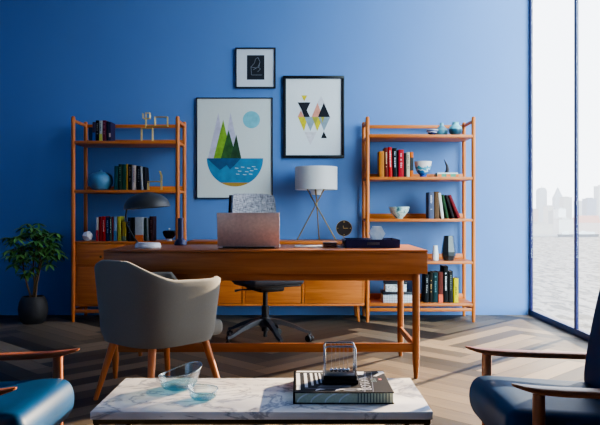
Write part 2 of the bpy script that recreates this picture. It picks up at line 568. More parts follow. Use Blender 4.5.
for xa, xb in ((cx0 + 0.020, mid - 0.002), (mid + 0.002, cx1 - 0.020)):
    dr = MB(off).b2(xa, xb, YFR - 0.006, YFR + 0.012, 0.497, LCT - 0.025, 0.002).build('drawer', acorn('x'), lb)
    mb = MB(off); mb.tube([((xa + xb) / 2, YFR - 0.004, 0.585), ((xa + xb) / 2, YFR - 0.020, 0.585)], [0.008, 0.011], 12); mb.build('knob', plain((90, 70, 40), 0.3, 0.8), dr)
    do = MB(off).b2(xa, xb, YFR - 0.006, YFR + 0.012, 0.163, 0.492, 0.002).build('door', acorn('x'), lb)

# ================================================================ SIDEBOARD
SYF, SYB = 6.160, 6.560
SX0, SX1 = WX(187, SYF), WX(364.5, SYF)
SZT, SZB = 0.724, 0.145
sb = thing('sideboard', 'long low wooden sideboard with three plain doors against the blue wall', 'sideboard', ((SX0 + SX1) / 2, 6.36, 0))
off = sb.location
MB(off).b2(SX0, SX1, SYF - 0.006, SYB, SZT - 0.024, SZT, 0.003).build('top', acorn('x'), sb)
mb = MB(off)
mb.b2(SX0, SX0 + 0.02, SYF, SYB, SZB, SZT - 0.024); mb.b2(SX1 - 0.02, SX1, SYF, SYB, SZB, SZT - 0.024)
mb.b2(SX0, SX1, SYF - 0.004, SYB, SZB, SZB + 0.022, 0.002)
mb.b2(SX0, SX1, SYB - 0.015, SYB, SZB, SZT - 0.024)
dv = [WX(187, SYF), WX(243.6, SYF), WX(303, SYF), WX(364.5, SYF)]
for x in dv[1:3]: mb.b2(x - 0.012, x + 0.012, SYF - 0.003, SYB, SZB, SZT - 0.024, 0.001)
mb.build('carcass', acorn('x'), sb)
for a, b_ in zip(dv[:-1], dv[1:]):
    MB(off).b2(a + 0.016, b_ - 0.016, SYF + 0.002, SYF + 0.020, SZB + 0.026, SZT - 0.028, 0.0015).build('door', acorn('x'), sb)
for x, sx in ((SX0 + 0.06, -1), (SX1 - 0.06, 1)):
    for y, sy in ((SYF + 0.05, -1), (SYB - 0.05, 1)):
        MB(off).cyl((x, y, SZB), (x + sx * 0.012, y + sy * 0.008, 0.0), 0.018, 0.011).build('leg', acorn('z'), sb)

# ================================================================ DESK
DYF, DYB = 4.035, 4.745
DX0, DX1 = -1.150, 0.748
DZ = 0.760
LYF, LYB = 4.080, 4.715
LX0, LX1 = -1.092, 0.686
desk = thing('writing_desk', 'wide wooden writing desk with slim legs, laptop standing on it', 'desk', ((DX0 + DX1) / 2, (DYF + DYB) / 2, 0))
off = desk.location
MB(off).b2(DX0, DX1, DYF, DYB, DZ - 0.014, DZ, 0.002).build('desktop', deskwood('x'), desk)
MB(off).b2(DX0 + 0.001, DX1 - 0.001, DYF + 0.003, DYB - 0.003, 0.620, DZ - 0.016, 0.002).build('drawer_case', deskwood('x'), desk)
mb = MB(off)
mb.b2(LX0, LX1, LYF - 0.008, LYF + 0.012, 0.578, 0.622, 0.002)
mb.b2(LX0, LX1, LYB - 0.012, LYB + 0.008, 0.578, 0.622, 0.002)
mb.build('apron', deskwood('x'), desk)
for x in (LX0, LX1):
    MB(off).b2(x - 0.010, x + 0.010, LYF, LYB, 0.578, 0.620, 0.002).build('side_apron', deskwood('y'), desk)
    for y in (LYF, LYB):
        mb = MB(off); mb.tube([(x, y, 0.62), (x, y, 0.12), (x, y, 0.0)], [0.0215, 0.0215, 0.0125], 16); mb.build('leg', deskwood('z'), desk)
    MB(off).b2(x - 0.009, x + 0.009, LYF, LYB, 0.163, 0.203, 0.002).build('side_stretcher', deskwood('y'), desk)
MB(off).b2(LX0, LX1, LYF - 0.010, LYF + 0.010, 0.156, 0.208, 0.002).build('long_stretcher', deskwood('x'), desk)

# ================================================================ COFFEE TABLE
def marble():
    m, nt, out = new_mat('white_marble')
    b = N(nt, 'ShaderNodeBsdfPrincipled', Roughness=0.16)
    tc = N(nt, 'ShaderNodeTexCoord')
    mp = N(nt, 'ShaderNodeMapping'); mp.inputs['Scale'].default_value = (1.7, 2.6, 2.6); mp.inputs['Rotation'].default_value = (0, 0, 0.6)
    nt.links.new(tc.outputs['Object'], mp.inputs['Vector'])
    n1 = N(nt, 'ShaderNodeTexNoise', Scale=1.6, Detail=7.0, Roughness=0.6, Distortion=1.6)
    nt.links.new(mp.outputs['Vector'], n1.inputs['Vector'])
    ab = N(nt, 'ShaderNodeMath', operation='SUBTRACT'); ab.inputs[1].default_value = 0.5
    nt.links.new(n1.outputs['Fac'], ab.inputs[0])
    a2 = N(nt, 'ShaderNodeMath', operation='ABSOLUTE'); nt.links.new(ab.outputs['Value'], a2.inputs[0])
    rp = N(nt, 'ShaderNodeValToRGB')
    rp.color_ramp.elements[0].position = 0.0; rp.color_ramp.elements[0].color = srgb(172, 174, 184)
    rp.color_ramp.elements[1].position = 0.035; rp.color_ramp.elements[1].color = srgb(244, 242, 241)
    nt.links.new(a2.outputs['Value'], rp.inputs['Fac'])
    n2 = N(nt, 'ShaderNodeTexNoise', Scale=2.2, Detail=3.0)
    nt.links.new(mp.outputs['Vector'], n2.inputs['Vector'])
    r2 = N(nt, 'ShaderNodeValToRGB')
    r2.color_ramp.elements[0].position = 0.35; r2.color_ramp.elements[0].color = srgb(206, 208, 216)
    r2.color_ramp.elements[1].position = 0.6; r2.color_ramp.elements[1].color = (1, 1, 1, 1)
    nt.links.new(n2.outputs['Fac'], r2.inputs['Fac'])
    mx = N(nt, 'ShaderNodeMixRGB', blend_type='MULTIPLY'); mx.inputs['Fac'].default_value = 1.0
    nt.links.new(rp.outputs['Color'], mx.inputs['Color1']); nt.links.new(r2.outputs['Color'], mx.inputs['Color2'])
    nt.links.new(mx.outputs['Color'], b.inputs['Base Color'])
    nt.links.new(b.outputs['BSDF'], out.inputs['Surface'])
    return m
TX0, TX1, TY0, TY1, TZ = -0.639, 0.405, 2.100, 2.532, 0.373
ct = thing('coffee_table', 'low coffee table with white marble top and slim bronze frame', 'table', ((TX0 + TX1) / 2, (TY0 + TY1) / 2, 0))
off = ct.location
MB(off).b2(TX0, TX1, TY0, TY1, TZ - 0.024, TZ, 0.002).build('marble_top', marble(), ct)
BRZ = plain((74, 66, 46), 0.35, 0.8)
mb = MB(off)
for y in (TY0 + 0.016, TY1 - 0.016): mb.b2(TX0 + 0.006, TX1 - 0.006, y - 0.008, y + 0.008, TZ - 0.040, TZ - 0.024, 0.001)
for x in (TX0 + 0.014, TX1 - 0.014): mb.b2(x - 0.008, x + 0.008, TY0 + 0.01, TY1 - 0.01, TZ - 0.040, TZ - 0.024, 0.001)
mb.build('top_frame', BRZ, ct)
for x in (TX0 + 0.016, TX1 - 0.016):
    for y in (TY0 + 0.018, TY1 - 0.018):
        MB(off).b2(x - 0.008, x + 0.008, y - 0.008, y + 0.008, 0.0, TZ - 0.039, 0.001).build('leg', BRZ, ct)
mb = MB(off)
for y in (TY0 + 0.018, TY1 - 0.018): mb.b2(TX0 + 0.01, TX1 - 0.01, y - 0.007, y + 0.007, 0.002, 0.016, 0.001)
mb.build('base_rail', BRZ, ct)

# ================================================================ LOUNGE ARMCHAIRS (local: +x is the front)
LEATHER = None
def leather():
    m, nt, out = new_mat('blue_leather')
    b = N(nt, 'ShaderNodeBsdfPrincipled', Roughness=0.46)
    b.inputs['Specular IOR Level'].default_value = 0.12
    tc = N(nt, 'ShaderNodeTexCoord')
    nz = N(nt, 'ShaderNodeTexVoronoi', Scale=260.0)
    nt.links.new(tc.outputs['Object'], nz.inputs['Vector'])
    n2 = N(nt, 'ShaderNodeTexNoise', Scale=5.0, Detail=4.0)
    nt.links.new(tc.outputs['Object'], n2.inputs['Vector'])
    rp = N(nt, 'ShaderNodeValToRGB')
    rp.color_ramp.elements[0].position = 0.3; rp.color_ramp.elements[0].color = srgb(1, 44, 78)
    rp.color_ramp.elements[1].position = 0.7; rp.color_ramp.elements[1].color = srgb(3, 62, 104)
    nt.links.new(n2.outputs['Fac'], rp.inputs['Fac'])
    nt.links.new(rp.outputs['Color'], b.inputs['Base Color'])
    bp = N(nt, 'ShaderNodeBump', Strength=0.06, Distance=0.002)
    nt.links.new(nz.outputs['Distance'], bp.inputs['Height'])
    nt.links.new(bp.outputs['Normal'], b.inputs['Normal'])
    nt.links.new(b.outputs['BSDF'], out.inputs['Surface'])
    return m
LEATHER = leather()

def cushion_loft(mb, prof, half, r):
    """closed side profile (x,z) swept in y between +-half, ends rounded by r"""
    cxm = sum(p[0] for p in prof) / len(prof); czm = sum(p[1] for p in prof) / len(prof)
    # smooth the profile
    P = prof
    for _ in range(3):
        Q = []
        n = len(P)
        for i in range(n):
            a, b_ = P[i], P[(i + 1) % n]
            Q.append((a[0] * .75 + b_[0] * .25, a[1] * .75 + b_[1] * .25)); Q.append((a[0] * .25 + b_[0] * .75, a[1] * .25 + b_[1] * .75))
        P = Q
    xs = [p[0] for p in P]; zs = [p[1] for p in P]
    hw, hh = (max(xs) - min(xs)) / 2, (max(zs) - min(zs)) / 2
    rows = []
    ends = []
    for i in range(7):
        a = PI / 2 * i / 6
        ends.append((-half + r - r * math.cos(a), r - r * math.sin(a)))
    ys = ends + [(-e[0], e[1]) for e in reversed(ends)]
    for (y, ins) in ys:
        fx, fz = (hw - ins) / hw, (hh - ins) / hh
        rows.append([(cxm + (p[0] - cxm) * fx, y, czm + (p[1] - czm) * fz) for p in P])
    R = mb.grid(rows, close=True)
    mb.bm.faces.new(R[0]); mb.bm.faces.new(list(reversed(R[-1])))

def make_armchair(label, loc, rotz):
    t = thing('lounge_armchair', label, 'armchair', loc, rotz, 'lounge armchairs by the coffee table')
    mb = MB()
    cushion_loft(mb, [(0.270, 0.276), (0.318, 0.292), (0.340, 0.335), (0.340, 0.385), (0.322, 0.422), (0.285, 0.430), (0.20, 0.424), (0.05, 0.414), (-0.16, 0.400), (-0.20, 0.36), (-0.20, 0.285), (0.0, 0.276)], 0.228, 0.04)
    mb.build('seat_cushion', LEATHER, t, smooth=60)
    mb = MB()
    cushion_loft(mb, [(-0.050, 0.385), (-0.048, 0.44), (-0.066, 0.55), (-0.103, 0.72), (-0.145, 0.845), (-0.20, 0.862), (-0.25, 0.845), (-0.235, 0.72), (-0.20, 0.55), (-0.18, 0.42), (-0.16, 0.385)], 0.228, 0.04)
    mb.build('back_cushion', LEATHER, t, smooth=60)
    for s in (-1, 1):
        y = s * 0.262
        # paddle arm with an upswept, tapering tip
        mb = MB()
        st = [(-0.31, 0.476, 0.018, 0.010), (-0.2, 0.478, 0.023, 0.011), (-0.05, 0.482, 0.025, 0.011), (0.10, 0.487, 0.027, 0.011), (0.20, 0.491, 0.027, 0.011), (0.26, 0.496, 0.025, 0.010), (0.30, 0.503, 0.021, 0.007), (0.325, 0.509, 0.014, 0.005), (0.335, 0.512, 0.005, 0.003)]
        rows = []
        for (x, z, hw, hh) in st:
            rows.append([(x, y + hw * math.copysign(abs(math.cos(a)) ** 0.55, math.cos(a)), z + hh * math.copysign(abs(math.sin(a)) ** 0.7, math.sin(a))) for a in [2 * PI * k / 16 for k in range(16)]])
        R = mb.grid(rows, close=True)
        mb.bm.faces.new(R[0]); mb.bm.faces.new(list(reversed(R[-1])))
        mb.build('armrest', armwood('x'), t, smooth=50)
        mb = MB(); mb.tube([(0.262, y, 0.488), (0.262, y, 0.30), (0.262, y, 0.0)], [0.0165, 0.018, 0.012], 14)
        mb.build('front_leg', armwood('z'), t)
        mb = MB(); mb.tube([(-0.265, y, 0.478), (-0.245, y, 0.28), (-0.31, y, 0.0)], [0.015, 0.018, 0.012], 14)
        mb.build('rear_leg', armwood('z'), t)
        MB().b2(-0.25, 0.262, y - 0.011, y + 0.011, 0.228, 0.268, 0.004).build('side_rail', armwood('x'), t)
    mb = MB(); mb.b2(0.238, 0.262, -0.262, 0.262, 0.230, 0.266, 0.004); mb.b2(-0.25, -0.226, -0.262, 0.262, 0.230, 0.266, 0.004)
    for k in range(6): mb.b2(-0.23 + 0.085 * k, -0.19 + 0.085 * k, -0.262, 0.262, 0.258, 0.271)
    mb.build('seat_frame', armwood('y'), t)
    return t
right_arm = make_armchair('blue leather wood-armed lounge chair beside the window, facing left', (0.912, 2.14, 0), PI)
left_arm = dup_tree(right_arm, (-1.091, 2.10, 0), 0.0, 'blue leather wood-armed lounge chair cut by the left edge, facing right')

# ================================================================ GREY TUB CHAIR (local: +y is the front)
FELT = None
def felt():
    m, nt, out = new_mat('grey_wool')
    b = N(nt, 'ShaderNodeBsdfPrincipled', Roughness=0.9)
    b.inputs['Specular IOR Level'].default_value = 0.15
    b.inputs['Sheen Weight'].default_value = 0.15
    tc = N(nt, 'ShaderNodeTexCoord')
    nz = N(nt, 'ShaderNodeTexNoise', Scale=300.0, Detail=3.0)
    nt.links.new(tc.outputs['Object'], nz.inputs['Vector'])
    rp = N(nt, 'ShaderNodeValToRGB')
    rp.color_ramp.elements[0].color = srgb(104, 103, 99)
    rp.color_ramp.elements[1].color = srgb(128, 126, 120)
    nt.links.new(nz.outputs['Fac'], rp.inputs['Fac'])
    nt.links.new(rp.outputs['Color'], b.inputs['Base Color'])
    bp = N(nt, 'ShaderNodeBump', Strength=0.12, Distance=0.003)
    nt.links.new(nz.outputs['Fac'], bp.inputs['Height'])
    nt.links.new(bp.outputs['Normal'], b.inputs['Normal'])
    nt.links.new(b.outputs['BSDF'], out.inputs['Surface'])
    return m
FELT = felt()

def sm(a, b, x):
    t = max(0.0, min(1.0, (x - a) / (b - a)))
    return t * t * (3 - 2 * t)

def tub_chair(loc, rotz):
    t = thing('tub_armchair', 'grey upholstered tub armchair with splayed wooden legs, its back to the camera', 'chair', loc, rotz)
    A, B, n = 0.292, 0.280, 3.4
    Z0 = 0.318
    rows = []
    steps = 72
    amax = math.radians(149)
    for i in range(steps + 1):
        f = -1 + 2 * i / steps
        ang = f * amax                                   # 0 = middle of the back, +-: towards arm fronts
        dx, dy = math.sin(ang), -math.cos(ang)
        k = (abs(dx / A) ** n + abs(dy / B) ** n) ** (-1 / n)
        px, py = dx * k, dy * k
        af = abs(f) * 146
        zt = 0.742 - 0.094 * sm(16, 74, af) - 0.006 * sm(66, 120, af)
        endf = 1 - sm(138, 146, af) * 0.16
        zt = Z0 + (zt - Z0) * endf
        row = []
        def pt(scale, inset, z):
            r = math.hypot(px, py)
            q = max(0.01, (r * scale - inset)) / r
            return (px * q, py * q, z)
        th = 0.042
        H = zt - Z0
        ks = [0.0, 0.12, 0.3, 0.5, 0.7, 0.88, 0.96]
        flare = lambda u: 0.835 + 0.045 * sm(0.0, 0.12, u) + 0.12 * u
        row.append(pt(flare(0.0), th * 1.2, Z0 - 0.004))
        for u in ks: row.append(pt(flare(u), 0.0, Z0 + H * u))
        row.append(pt(flare(1.0), 0.004, zt - 0.007))
        row.append(pt(flare(1.0), 0.014, zt))
        row.append(pt(flare(1.0), th - 0.014, zt))
        row.append(pt(flare(1.0), th - 0.004, zt - 0.007))
        for u in reversed(ks): row.append(pt(flare(u), th, Z0 + H * u + (0.004 if u == 0 else 0)))
        rows.append(row)
    mb = MB()
    R = mb.grid(rows, close=True)
    mb.bm.faces.new(R[0]); mb.bm.faces.new(list(reversed(R[-1])))
    mb.build('shell', FELT, t, smooth=55)
    mb = MB(); mb.box((0, 0.075, 0.368), (0.40, 0.43, 0.086), 0.032, 4); mb.build('seat_cushion', FELT, t, smooth=60)
    mb = MB(); mb.box((0, 0.03, 0.316), (0.37, 0.37, 0.030), 0.012); mb.build('seat_base', plain((60, 58, 56), 0.8), t)
    for sx in (-1, 1):
        for sy in (-1, 1):
            mb = MB(); mb.tube([(sx * 0.165, sy * 0.165 + 0.01, 0.318), (sx * 0.235, sy * 0.235 + 0.01, 0.0)], [0.0215, 0.0125], 14)
            mb.build('leg', wood('z', (176, 98, 50), (208, 130, 76), 0.4), t)
    return t
tub_chair((-0.745, 3.62, 0), math.radians(-42))

# ================================================================ OFFICE CHAIR (local: +y is the front)
def tweed():
    m, nt, out = new_mat('grey_tweed')
    b = N(nt, 'ShaderNodeBsdfPrincipled', Roughness=0.9)
    b.inputs['Specular IOR Level'].default_value = 0.2
    tc = N(nt, 'ShaderNodeTexCoord')
    cols = []
    for sc in ((260, 260, 26), (26, 26, 260)):
        mp = N(nt, 'ShaderNodeMapping'); mp.inputs['Scale'].default_value = sc
        nt.links.new(tc.outputs['Object'], mp.inputs['Vector'])
        nz = N(nt, 'ShaderNodeTexNoise', Scale=1.0, Detail=2.0)
        nt.links.new(mp.outputs['Vector'], nz.inputs['Vector'])
        cols.append(nz)
    ad = N(nt, 'ShaderNodeMath', operation='ADD')
    nt.links.new(cols[0].outputs['Fac'], ad.inputs[0]); nt.links.new(cols[1].outputs['Fac'], ad.inputs[1])
    hf = N(nt, 'ShaderNodeMath', operation='MULTIPLY'); hf.inputs[1].default_value = 0.5
    nt.links.new(ad.outputs['Value'], hf.inputs[0])
    rp = N(nt, 'ShaderNodeValToRGB')
    rp.color_ramp.elements[0].position = 0.36; rp.color_ramp.elements[0].color = srgb(70, 76, 90)
    rp.color_ramp.elements[1].position = 0.64; rp.color_ramp.elements[1].color = srgb(186, 190, 200)
    nt.links.new(hf.outputs['Value'], rp.inputs['Fac'])
    nt.links.new(rp.outputs['Color'], b.inputs['Base Color'])
    nt.links.new(b.outputs['BSDF'], out.inputs['Surface'])
    return m
BLK = plain((30, 31, 34), 0.42, 0.0, 0.5, name='black_plastic')
DKG = plain((66, 70, 76), 0.38, 0.3, 0.5, name='graphite_plastic')
oc = thing('office_chair', 'office swivel chair with grey tweed back and black star base behind the desk', 'chair', (-0.262, 5.20, 0), math.radians(180 + 29))
TW = tweed()
rows = []
for k in range(9):                     # backrest: curved slab
    u = k / 8
    z = 0.60 + 0.53 * u
    yb = -0.215 - 0.05 * u
    hw = 0.188 + 0.012 * math.sin(u * PI) - 0.012 * u
    outer, inner = [], []
    for j in range(13):
        v = -1 + 2 * j / 12
        cy = 0.055 * v * v
        top = z - (0.020 * v ** 4 if k == 8 else 0)
        inner.append((hw * v, yb + cy + 0.012, top)); outer.append((hw * v * 1.0, yb + cy - 0.024, top))
    rows.append(inner + list(reversed(outer)))
mb = MB(); R = mb.grid(rows, close=True); mb.bm.faces.new(R[0]); mb.bm.faces.new(list(reversed(R[-1]))); mb.bevel_all(0.008, 2, 50)
mb.build('backrest', TW, oc, smooth=50)
rows = []
for k in range(9):
    u = k / 8
    z = 0.59 + 0.525 * u; yb = -0.215 - 0.05 * u
    hw = 0.200 + 0.012 * math.sin(u * PI) - 0.012 * u
    a, b_ = [], []
    for j in range(13):
        v = -1 + 2 * j / 12
        cy = 0.055 * v * v
        a.append((hw * v, yb + cy - 0.025, z)); b_.append((hw * v, yb + cy - 0.040, z))
    rows.append(a + list(reversed(b_)))
mb = MB(); R = mb.grid(rows, close=True); mb.bm.faces.new(R[0]); mb.bm.faces.new(list(reversed(R[-1])))
mb.build('back_shell', BLK, oc, smooth=50)
mb = MB(); mb.box((0, 0.03, 0.475), (0.42, 0.42, 0.055), 0.024, 3); mb.build('seat', plain((72, 76, 84), 0.85, bump=0.1, scale=300), oc, smooth=50)
mb = MB(); mb.box((0, 0.03, 0.443), (0.38, 0.38, 0.018), 0.006); mb.build('seat_pan', BLK, oc)
mb = MB(); mb.box((0, 0.0, 0.418), (0.20, 0.26, 0.05), 0.015); mb.tube([(0, -0.12, 0.42), (0, -0.235, 0.44), (0, -0.275, 0.52), (0, -0.275, 0.72)], 0.022, 10)
mb.build('tilt_mechanism', BLK, oc)
mb = MB(); mb.tube([(0.08, 0.03, 0.41), (0.23, 0.05, 0.415), (0.27, 0.055, 0.41)], [0.006, 0.006, 0.010], 8); mb.build('lever', BLK, oc)
mb = MB(); mb.cyl((0, 0, 0.09), (0, 0, 0.28), 0.028); mb.cyl((0, 0, 0.27), (0, 0, 0.40), 0.018); mb.cyl((0, 0, 0.045), (0, 0, 0.10), 0.014)
mb.build('gas_column', BLK, oc)
MB().lathe([(0, 0.195), (0.045, 0.195), (0.048, 0.13), (0.036, 0.115), (0, 0.115)]).build('hub', DKG, oc)
for k in range(5):
    a = math.radians(4 + 72 * k) - oc.rotation_euler.z
    d = Vector((math.cos(a), math.sin(a), 0)); s = Vector((-d.y, d.x, 0))
    mb = MB()
    st = [(0.03, 0.165, 0.026, 0.022), (0.12, 0.155, 0.022, 0.018), (0.22, 0.122, 0.019, 0.014), (0.30, 0.085, 0.017, 0.011), (0.345, 0.074, 0.013, 0.010)]
    rows = [[d * r + s * (hw * sg1) + Vector((0, 0, z + hh * sg2)) for sg1, sg2 in ((-1, -1), (1, -1), (0.8, 1), (-0.8, 1))] for r, z, hw, hh in st]
    R = mb.grid(rows, close=True); mb.bm.faces.new(R[0]); mb.bm.faces.new(list(reversed(R[-1])))
    mb.bevel_all(0.004, 2, 40)
    lg = mb.build('base_leg', DKG, oc)
    mb = MB(); c = d * 0.335
    mb.cyl(c + Vector((0, 0, 0.045)), c + Vector((0, 0, 0.075)), 0.007)
    sw = (s * 0.7 + d * 0.7).normalized()
    for q in (-1, 1):
        mb.tube([c + sw * (q * 0.006) + Vector((0, 0, 0.027)), c + sw * (q * 0.024) + Vector((0, 0, 0.027))], [0.027, 0.025], 16)
    mb.tube([c + Vector((0, 0, 0.052)) - sw * 0.02, c + Vector((0, 0, 0.052)) + sw * 0.02], 0.008, 8)
    mb.build('caster', BLK, lg)

# ================================================================ POTTED PLANT
PX, PY = WX(32.4, 6.10), 6.12
plant = thing('potted_plant', 'bushy green indoor tree in a round black pot beside the bookcase', 'plant', (PX, PY, 0))
mb = MB()
mb.lathe([(0, 0.0), (0.085, 0.0), (0.105, 0.02), (0.122, 0.075), (0.128, 0.13), (0.118, 0.19), (0.100, 0.228), (0.092, 0.238), (0.086, 0.236), (0.088, 0.215), (0, 0.215)], (0, 0, 0), 32)
mb.build('pot', plain((46, 46, 48), 0.6, bump=0.15, scale=40), plant)
MB().lathe([(0, 0.218), (0.088, 0.218), (0.088, 0.210)], (0, 0, 0), 20).build('soil', plain((40, 30, 24), 0.95, bump=0.6, scale=80), plant)
rng = random.Random(4)
stems = [[(0.0, 0.0, 0.21), (0.012, 0.0, 0.36), (-0.005, 0.01, 0.50), (0.02, 0.0, 0.68)],
         [(-0.02, 0.01, 0.21), (-0.055, 0.0, 0.34), (-0.085, 0.0, 0.46), (-0.11, 0.02, 0.66)],
         [(0.02, -0.01, 0.21), (0.035, 0.0, 0.36), (0.075, -0.02, 0.52), (0.13, -0.02, 0.68)],
         [(0.008, 0.015, 0.21), (0.02, 0.02, 0.40), (0.05, 0.03, 0.55), (0.03, 0.04, 0.78)]]
mb = MB()
for st in stems: mb.tube(st, [0.010, 0.008, 0.006, 0.004], 7)
mb.build('stems', plain((120, 96, 66), 0.8, bump=0.3, scale=90), plant, kind='stuff')
def leafmat():
    m, nt, out = new_mat('green_leaf')
    b = N(nt, 'ShaderNodeBsdfPrincipled', Roughness=0.42)
    g = N(nt, 'ShaderNodeNewGeometry')
    rp = N(nt, 'ShaderNodeValToRGB')
    rp.color_ramp.elements[0].color = srgb(44, 104, 50)
    rp.color_ramp.elements[1].color = srgb(120, 172, 88)
    nt.links.new(g.outputs['Random Per Island'], rp.inputs['Fac'])
    nt.links.new(rp.outputs['Color'], b.inputs['Base Color'])
    nt.links.new(b.outputs['BSDF'], out.inputs['Surface'])
    return m
mb = MB()
def leaflet(mb, base, d, L, w, droop):
    d = d.normalized()
    s = d.cross(Vector((0, 0, 1)))
    if s.length < 0.05: s = Vector((1, 0, 0))
    s.normalize()
    ws = [0.15, 0.8, 1.0, 0.75, 0.0]
    prev = None
    for i, wf in enumerate(ws):
        u = i / 4
        c = base + d * (L * u) + Vector((0, 0, -droop * u * u))
        n = s.cross(d)
        if wf > 0:
            tri = (mb._v(c - s * w * wf + n * 0.004), mb._v(c - n * 0.002), mb._v(c + s * w * wf + n * 0.004))
        else: tri = (mb._v(c),)
        if prev is not None:
            if len(tri) == 3:
                mb.bm.faces.new((prev[0], prev[1], tri[1], tri[0])); mb.bm.faces.new((prev[1], prev[2], tri[2], tri[1]))
            else:
                mb.bm.faces.new((prev[0], prev[1], tri[0])); mb.bm.faces.new((prev[1], prev[2], tri[0]))
        prev = tri
heads = []
tries = 0
while len(heads) < 78 and tries < 6000:
    tries += 1
    p = Vector((rng.uniform(-0.245, 0.23), rng.uniform(-0.19, 0.19), rng.uniform(0.42, 0.885)))
    # crown: broad dome, ragged below
    e = (p.x / 0.245) ** 2 + (p.y / 0.2) ** 2 + ((p.z - 0.68) / (0.21 if p.z > 0.68 else 0.26)) ** 2
    if e > 1 or e < 0.25: continue
    if p.x < -0.1 and p.z > 0.80: continue
    if p.z < 0.55 and rng.random() < 0.6: continue
    if any((p - q).length < 0.052 for q in heads): continue
    heads.append(p)
tw = MB()
for p in heads:
    st = min(stems, key=lambda s: (Vector(s[2]) - p).length)
    b0 = Vector(st[2]).lerp(Vector(st[3]), rng.random())
    midp = (b0 + p) / 2 + Vector((0, 0, 0.03))
    tw.tube([b0, midp, p], [0.003, 0.0025, 0.002], 5)
    out_d = Vector((p.x, p.y, 0)); 
    nl = rng.randint(5, 7)
    a0 = rng.random() * 6.28
    for k in range(nl):
        a = a0 + 2 * PI * k / nl
        d = Vector((math.cos(a), math.sin(a), rng.uniform(-0.35, 0.15))) + out_d * 1.2
        leaflet(mb, p, d, rng.uniform(0.066, 0.098), rng.uniform(0.012, 0.017), rng.uniform(0.015, 0.05))
tw.build('twigs', plain((92, 88, 56), 0.8), plant, kind='stuff')
mb.build('foliage', leafmat(), plant, smooth=60, kind='stuff')

# ================================================================ FRAMED PICTURES
PYW = YB                     # wall face
BLKF = plain((22, 24, 32), 0.35, name='black_frame')
def picture(label, px0, px1, py0, py1, fw, paper, depth=0.03):
    d = YB - depth
    x0, x1, z1, z0 = WX(px0, d), WX(px1, d), WZ(py0, d), WZ(py1, d)
    root = thing('framed_print', label, 'picture', ((x0 + x1) / 2, YB, (z0 + z1) / 2), 0, None)
    off = root.location
    mb = MB(off)
    mb.b2(x0, x1, d, YB - 0.001, z1 - fw, z1, 0.002); mb.b2(x0, x1, d, YB - 0.001, z0, z0 + fw, 0.002)
    mb.b2(x0, x0 + fw, d, YB - 0.001, z0 + fw, z1 - fw, 0.002); mb.b2(x1 - fw, x1, d, YB - 0.001, z0 + fw, z1 - fw, 0.002)
    mb.build('frame', BLKF, root)
    yp = YB - depth * 0.55
    sheet = MB(off).b2(x0 + fw * 0.9, x1 - fw * 0.9, yp, YB - 0.002, z0 + fw * 0.9, z1 - fw * 0.9).build('print_sheet', paper, root)
    return root, sheet, yp, d
def art(name, root, sheet, yp, layer, polys, mat, d):
    """flat printed shapes given in photo pixels, on the sheet's own plane"""
    off = root.location
    y = yp - 0.0006 * (layer + 1)
    sets = [[pl] for pl in polys] if name.endswith('_shape') else [polys]
    for group in sets:
        mb = MB(off)
        for pl in group:
            mb.poly([(WX(p[0], yp), y, WZ(p[1], yp)) for p in pl])
        mb.build(name, mat, sheet, smooth=0)
def ink(c, var=0.12, scale=30): return plain(c, 0.7, 0.0, 0.3, 0.0, scale, var)
def line(p, q, w):
    dx, dy = q[0] - p[0], q[1] - p[1]; l = math.hypot(dx, dy); nx, ny = -dy / l * w / 2, dx / l * w / 2
    return [(p[0] + nx, p[1] + ny), (q[0] + nx, q[1] + ny), (q[0] - nx, q[1] - ny), (p[0] - nx, p[1] - ny)]

# landscape print
r, s, yp, d = picture('large black-framed print of geometric peaks above a blue half-circle lake', 196.2, 272.8, 97.4, 198.6, 0.0095, plain((212, 216, 214), 0.7, var=0.02))
art('mountain_shape', r, s, yp, 0, [[(208, 158.3), (226, 158.3), (218.4, 112.8)], [(222, 158.3), (240, 158.3), (230.6, 112.8)]], ink((190, 186, 206)), d)
art('mountain_shape', r, s, yp, 1, [[(213.6, 158.3), (232, 158.3), (223.2, 119.6)]], ink((122, 160, 52), 0.3, 20), d)
art('mountain_shape', r, s, yp, 2, [[(221, 158.3), (236.5, 158.3), (228.6, 130)]], ink((52, 92, 46), 0.3, 20), d)
art('mountain_shape', r, s, yp, 3, [[(230.5, 158.3), (241.3, 158.3), (236.3, 134.4)]], ink((42, 72, 46), 0.3, 20), d)
art('moon_shape', r, s, yp, 0, [[(251.4 + 8.6 * math.cos(a), 119.7 + 8.6 * math.sin(a)) for a in [2 * PI * k / 32 for k in range(32)]]], ink((120, 186, 200), 0.1, 25), d)
cxp, rr = 235.0, 28.2
half = [(cxp + rr * math.cos(a), 158.3 + rr * math.sin(a)) for a in [PI * k / 32 for k in range(33)]]
art('lake_shape', r, s, yp, 1, [half], ink((56, 128, 168), 0.15, 14), d)
sand = [(cxp + rr * math.cos(a), 158.3 + rr * math.sin(a)) for a in [PI * (0.33 + 0.34 * k / 16) for k in range(17)]]
art('sand_shape', r, s, yp, 2, [sand], ink((176, 138, 62)), d)
art('reflection_shape', r, s, yp, 2, [[(207.2, 158.3), (241, 158.3), (235, 165), (230, 169.5), (226.8, 165), (220, 170), (213, 164)]], ink((38, 82, 122)), d)
art('ripple_marks', r, s, yp, 3, [line((a, b_), (a + 3.4, b_ + 0.3), 0.7) for a, b_ in ((235, 168), (241, 167), (247, 168), (252, 166.5), (238, 171), (245, 171.5), (250, 170.5), (254, 169), (236, 174), (243, 174.5), (249, 174))], ink((178, 206, 216)), d)

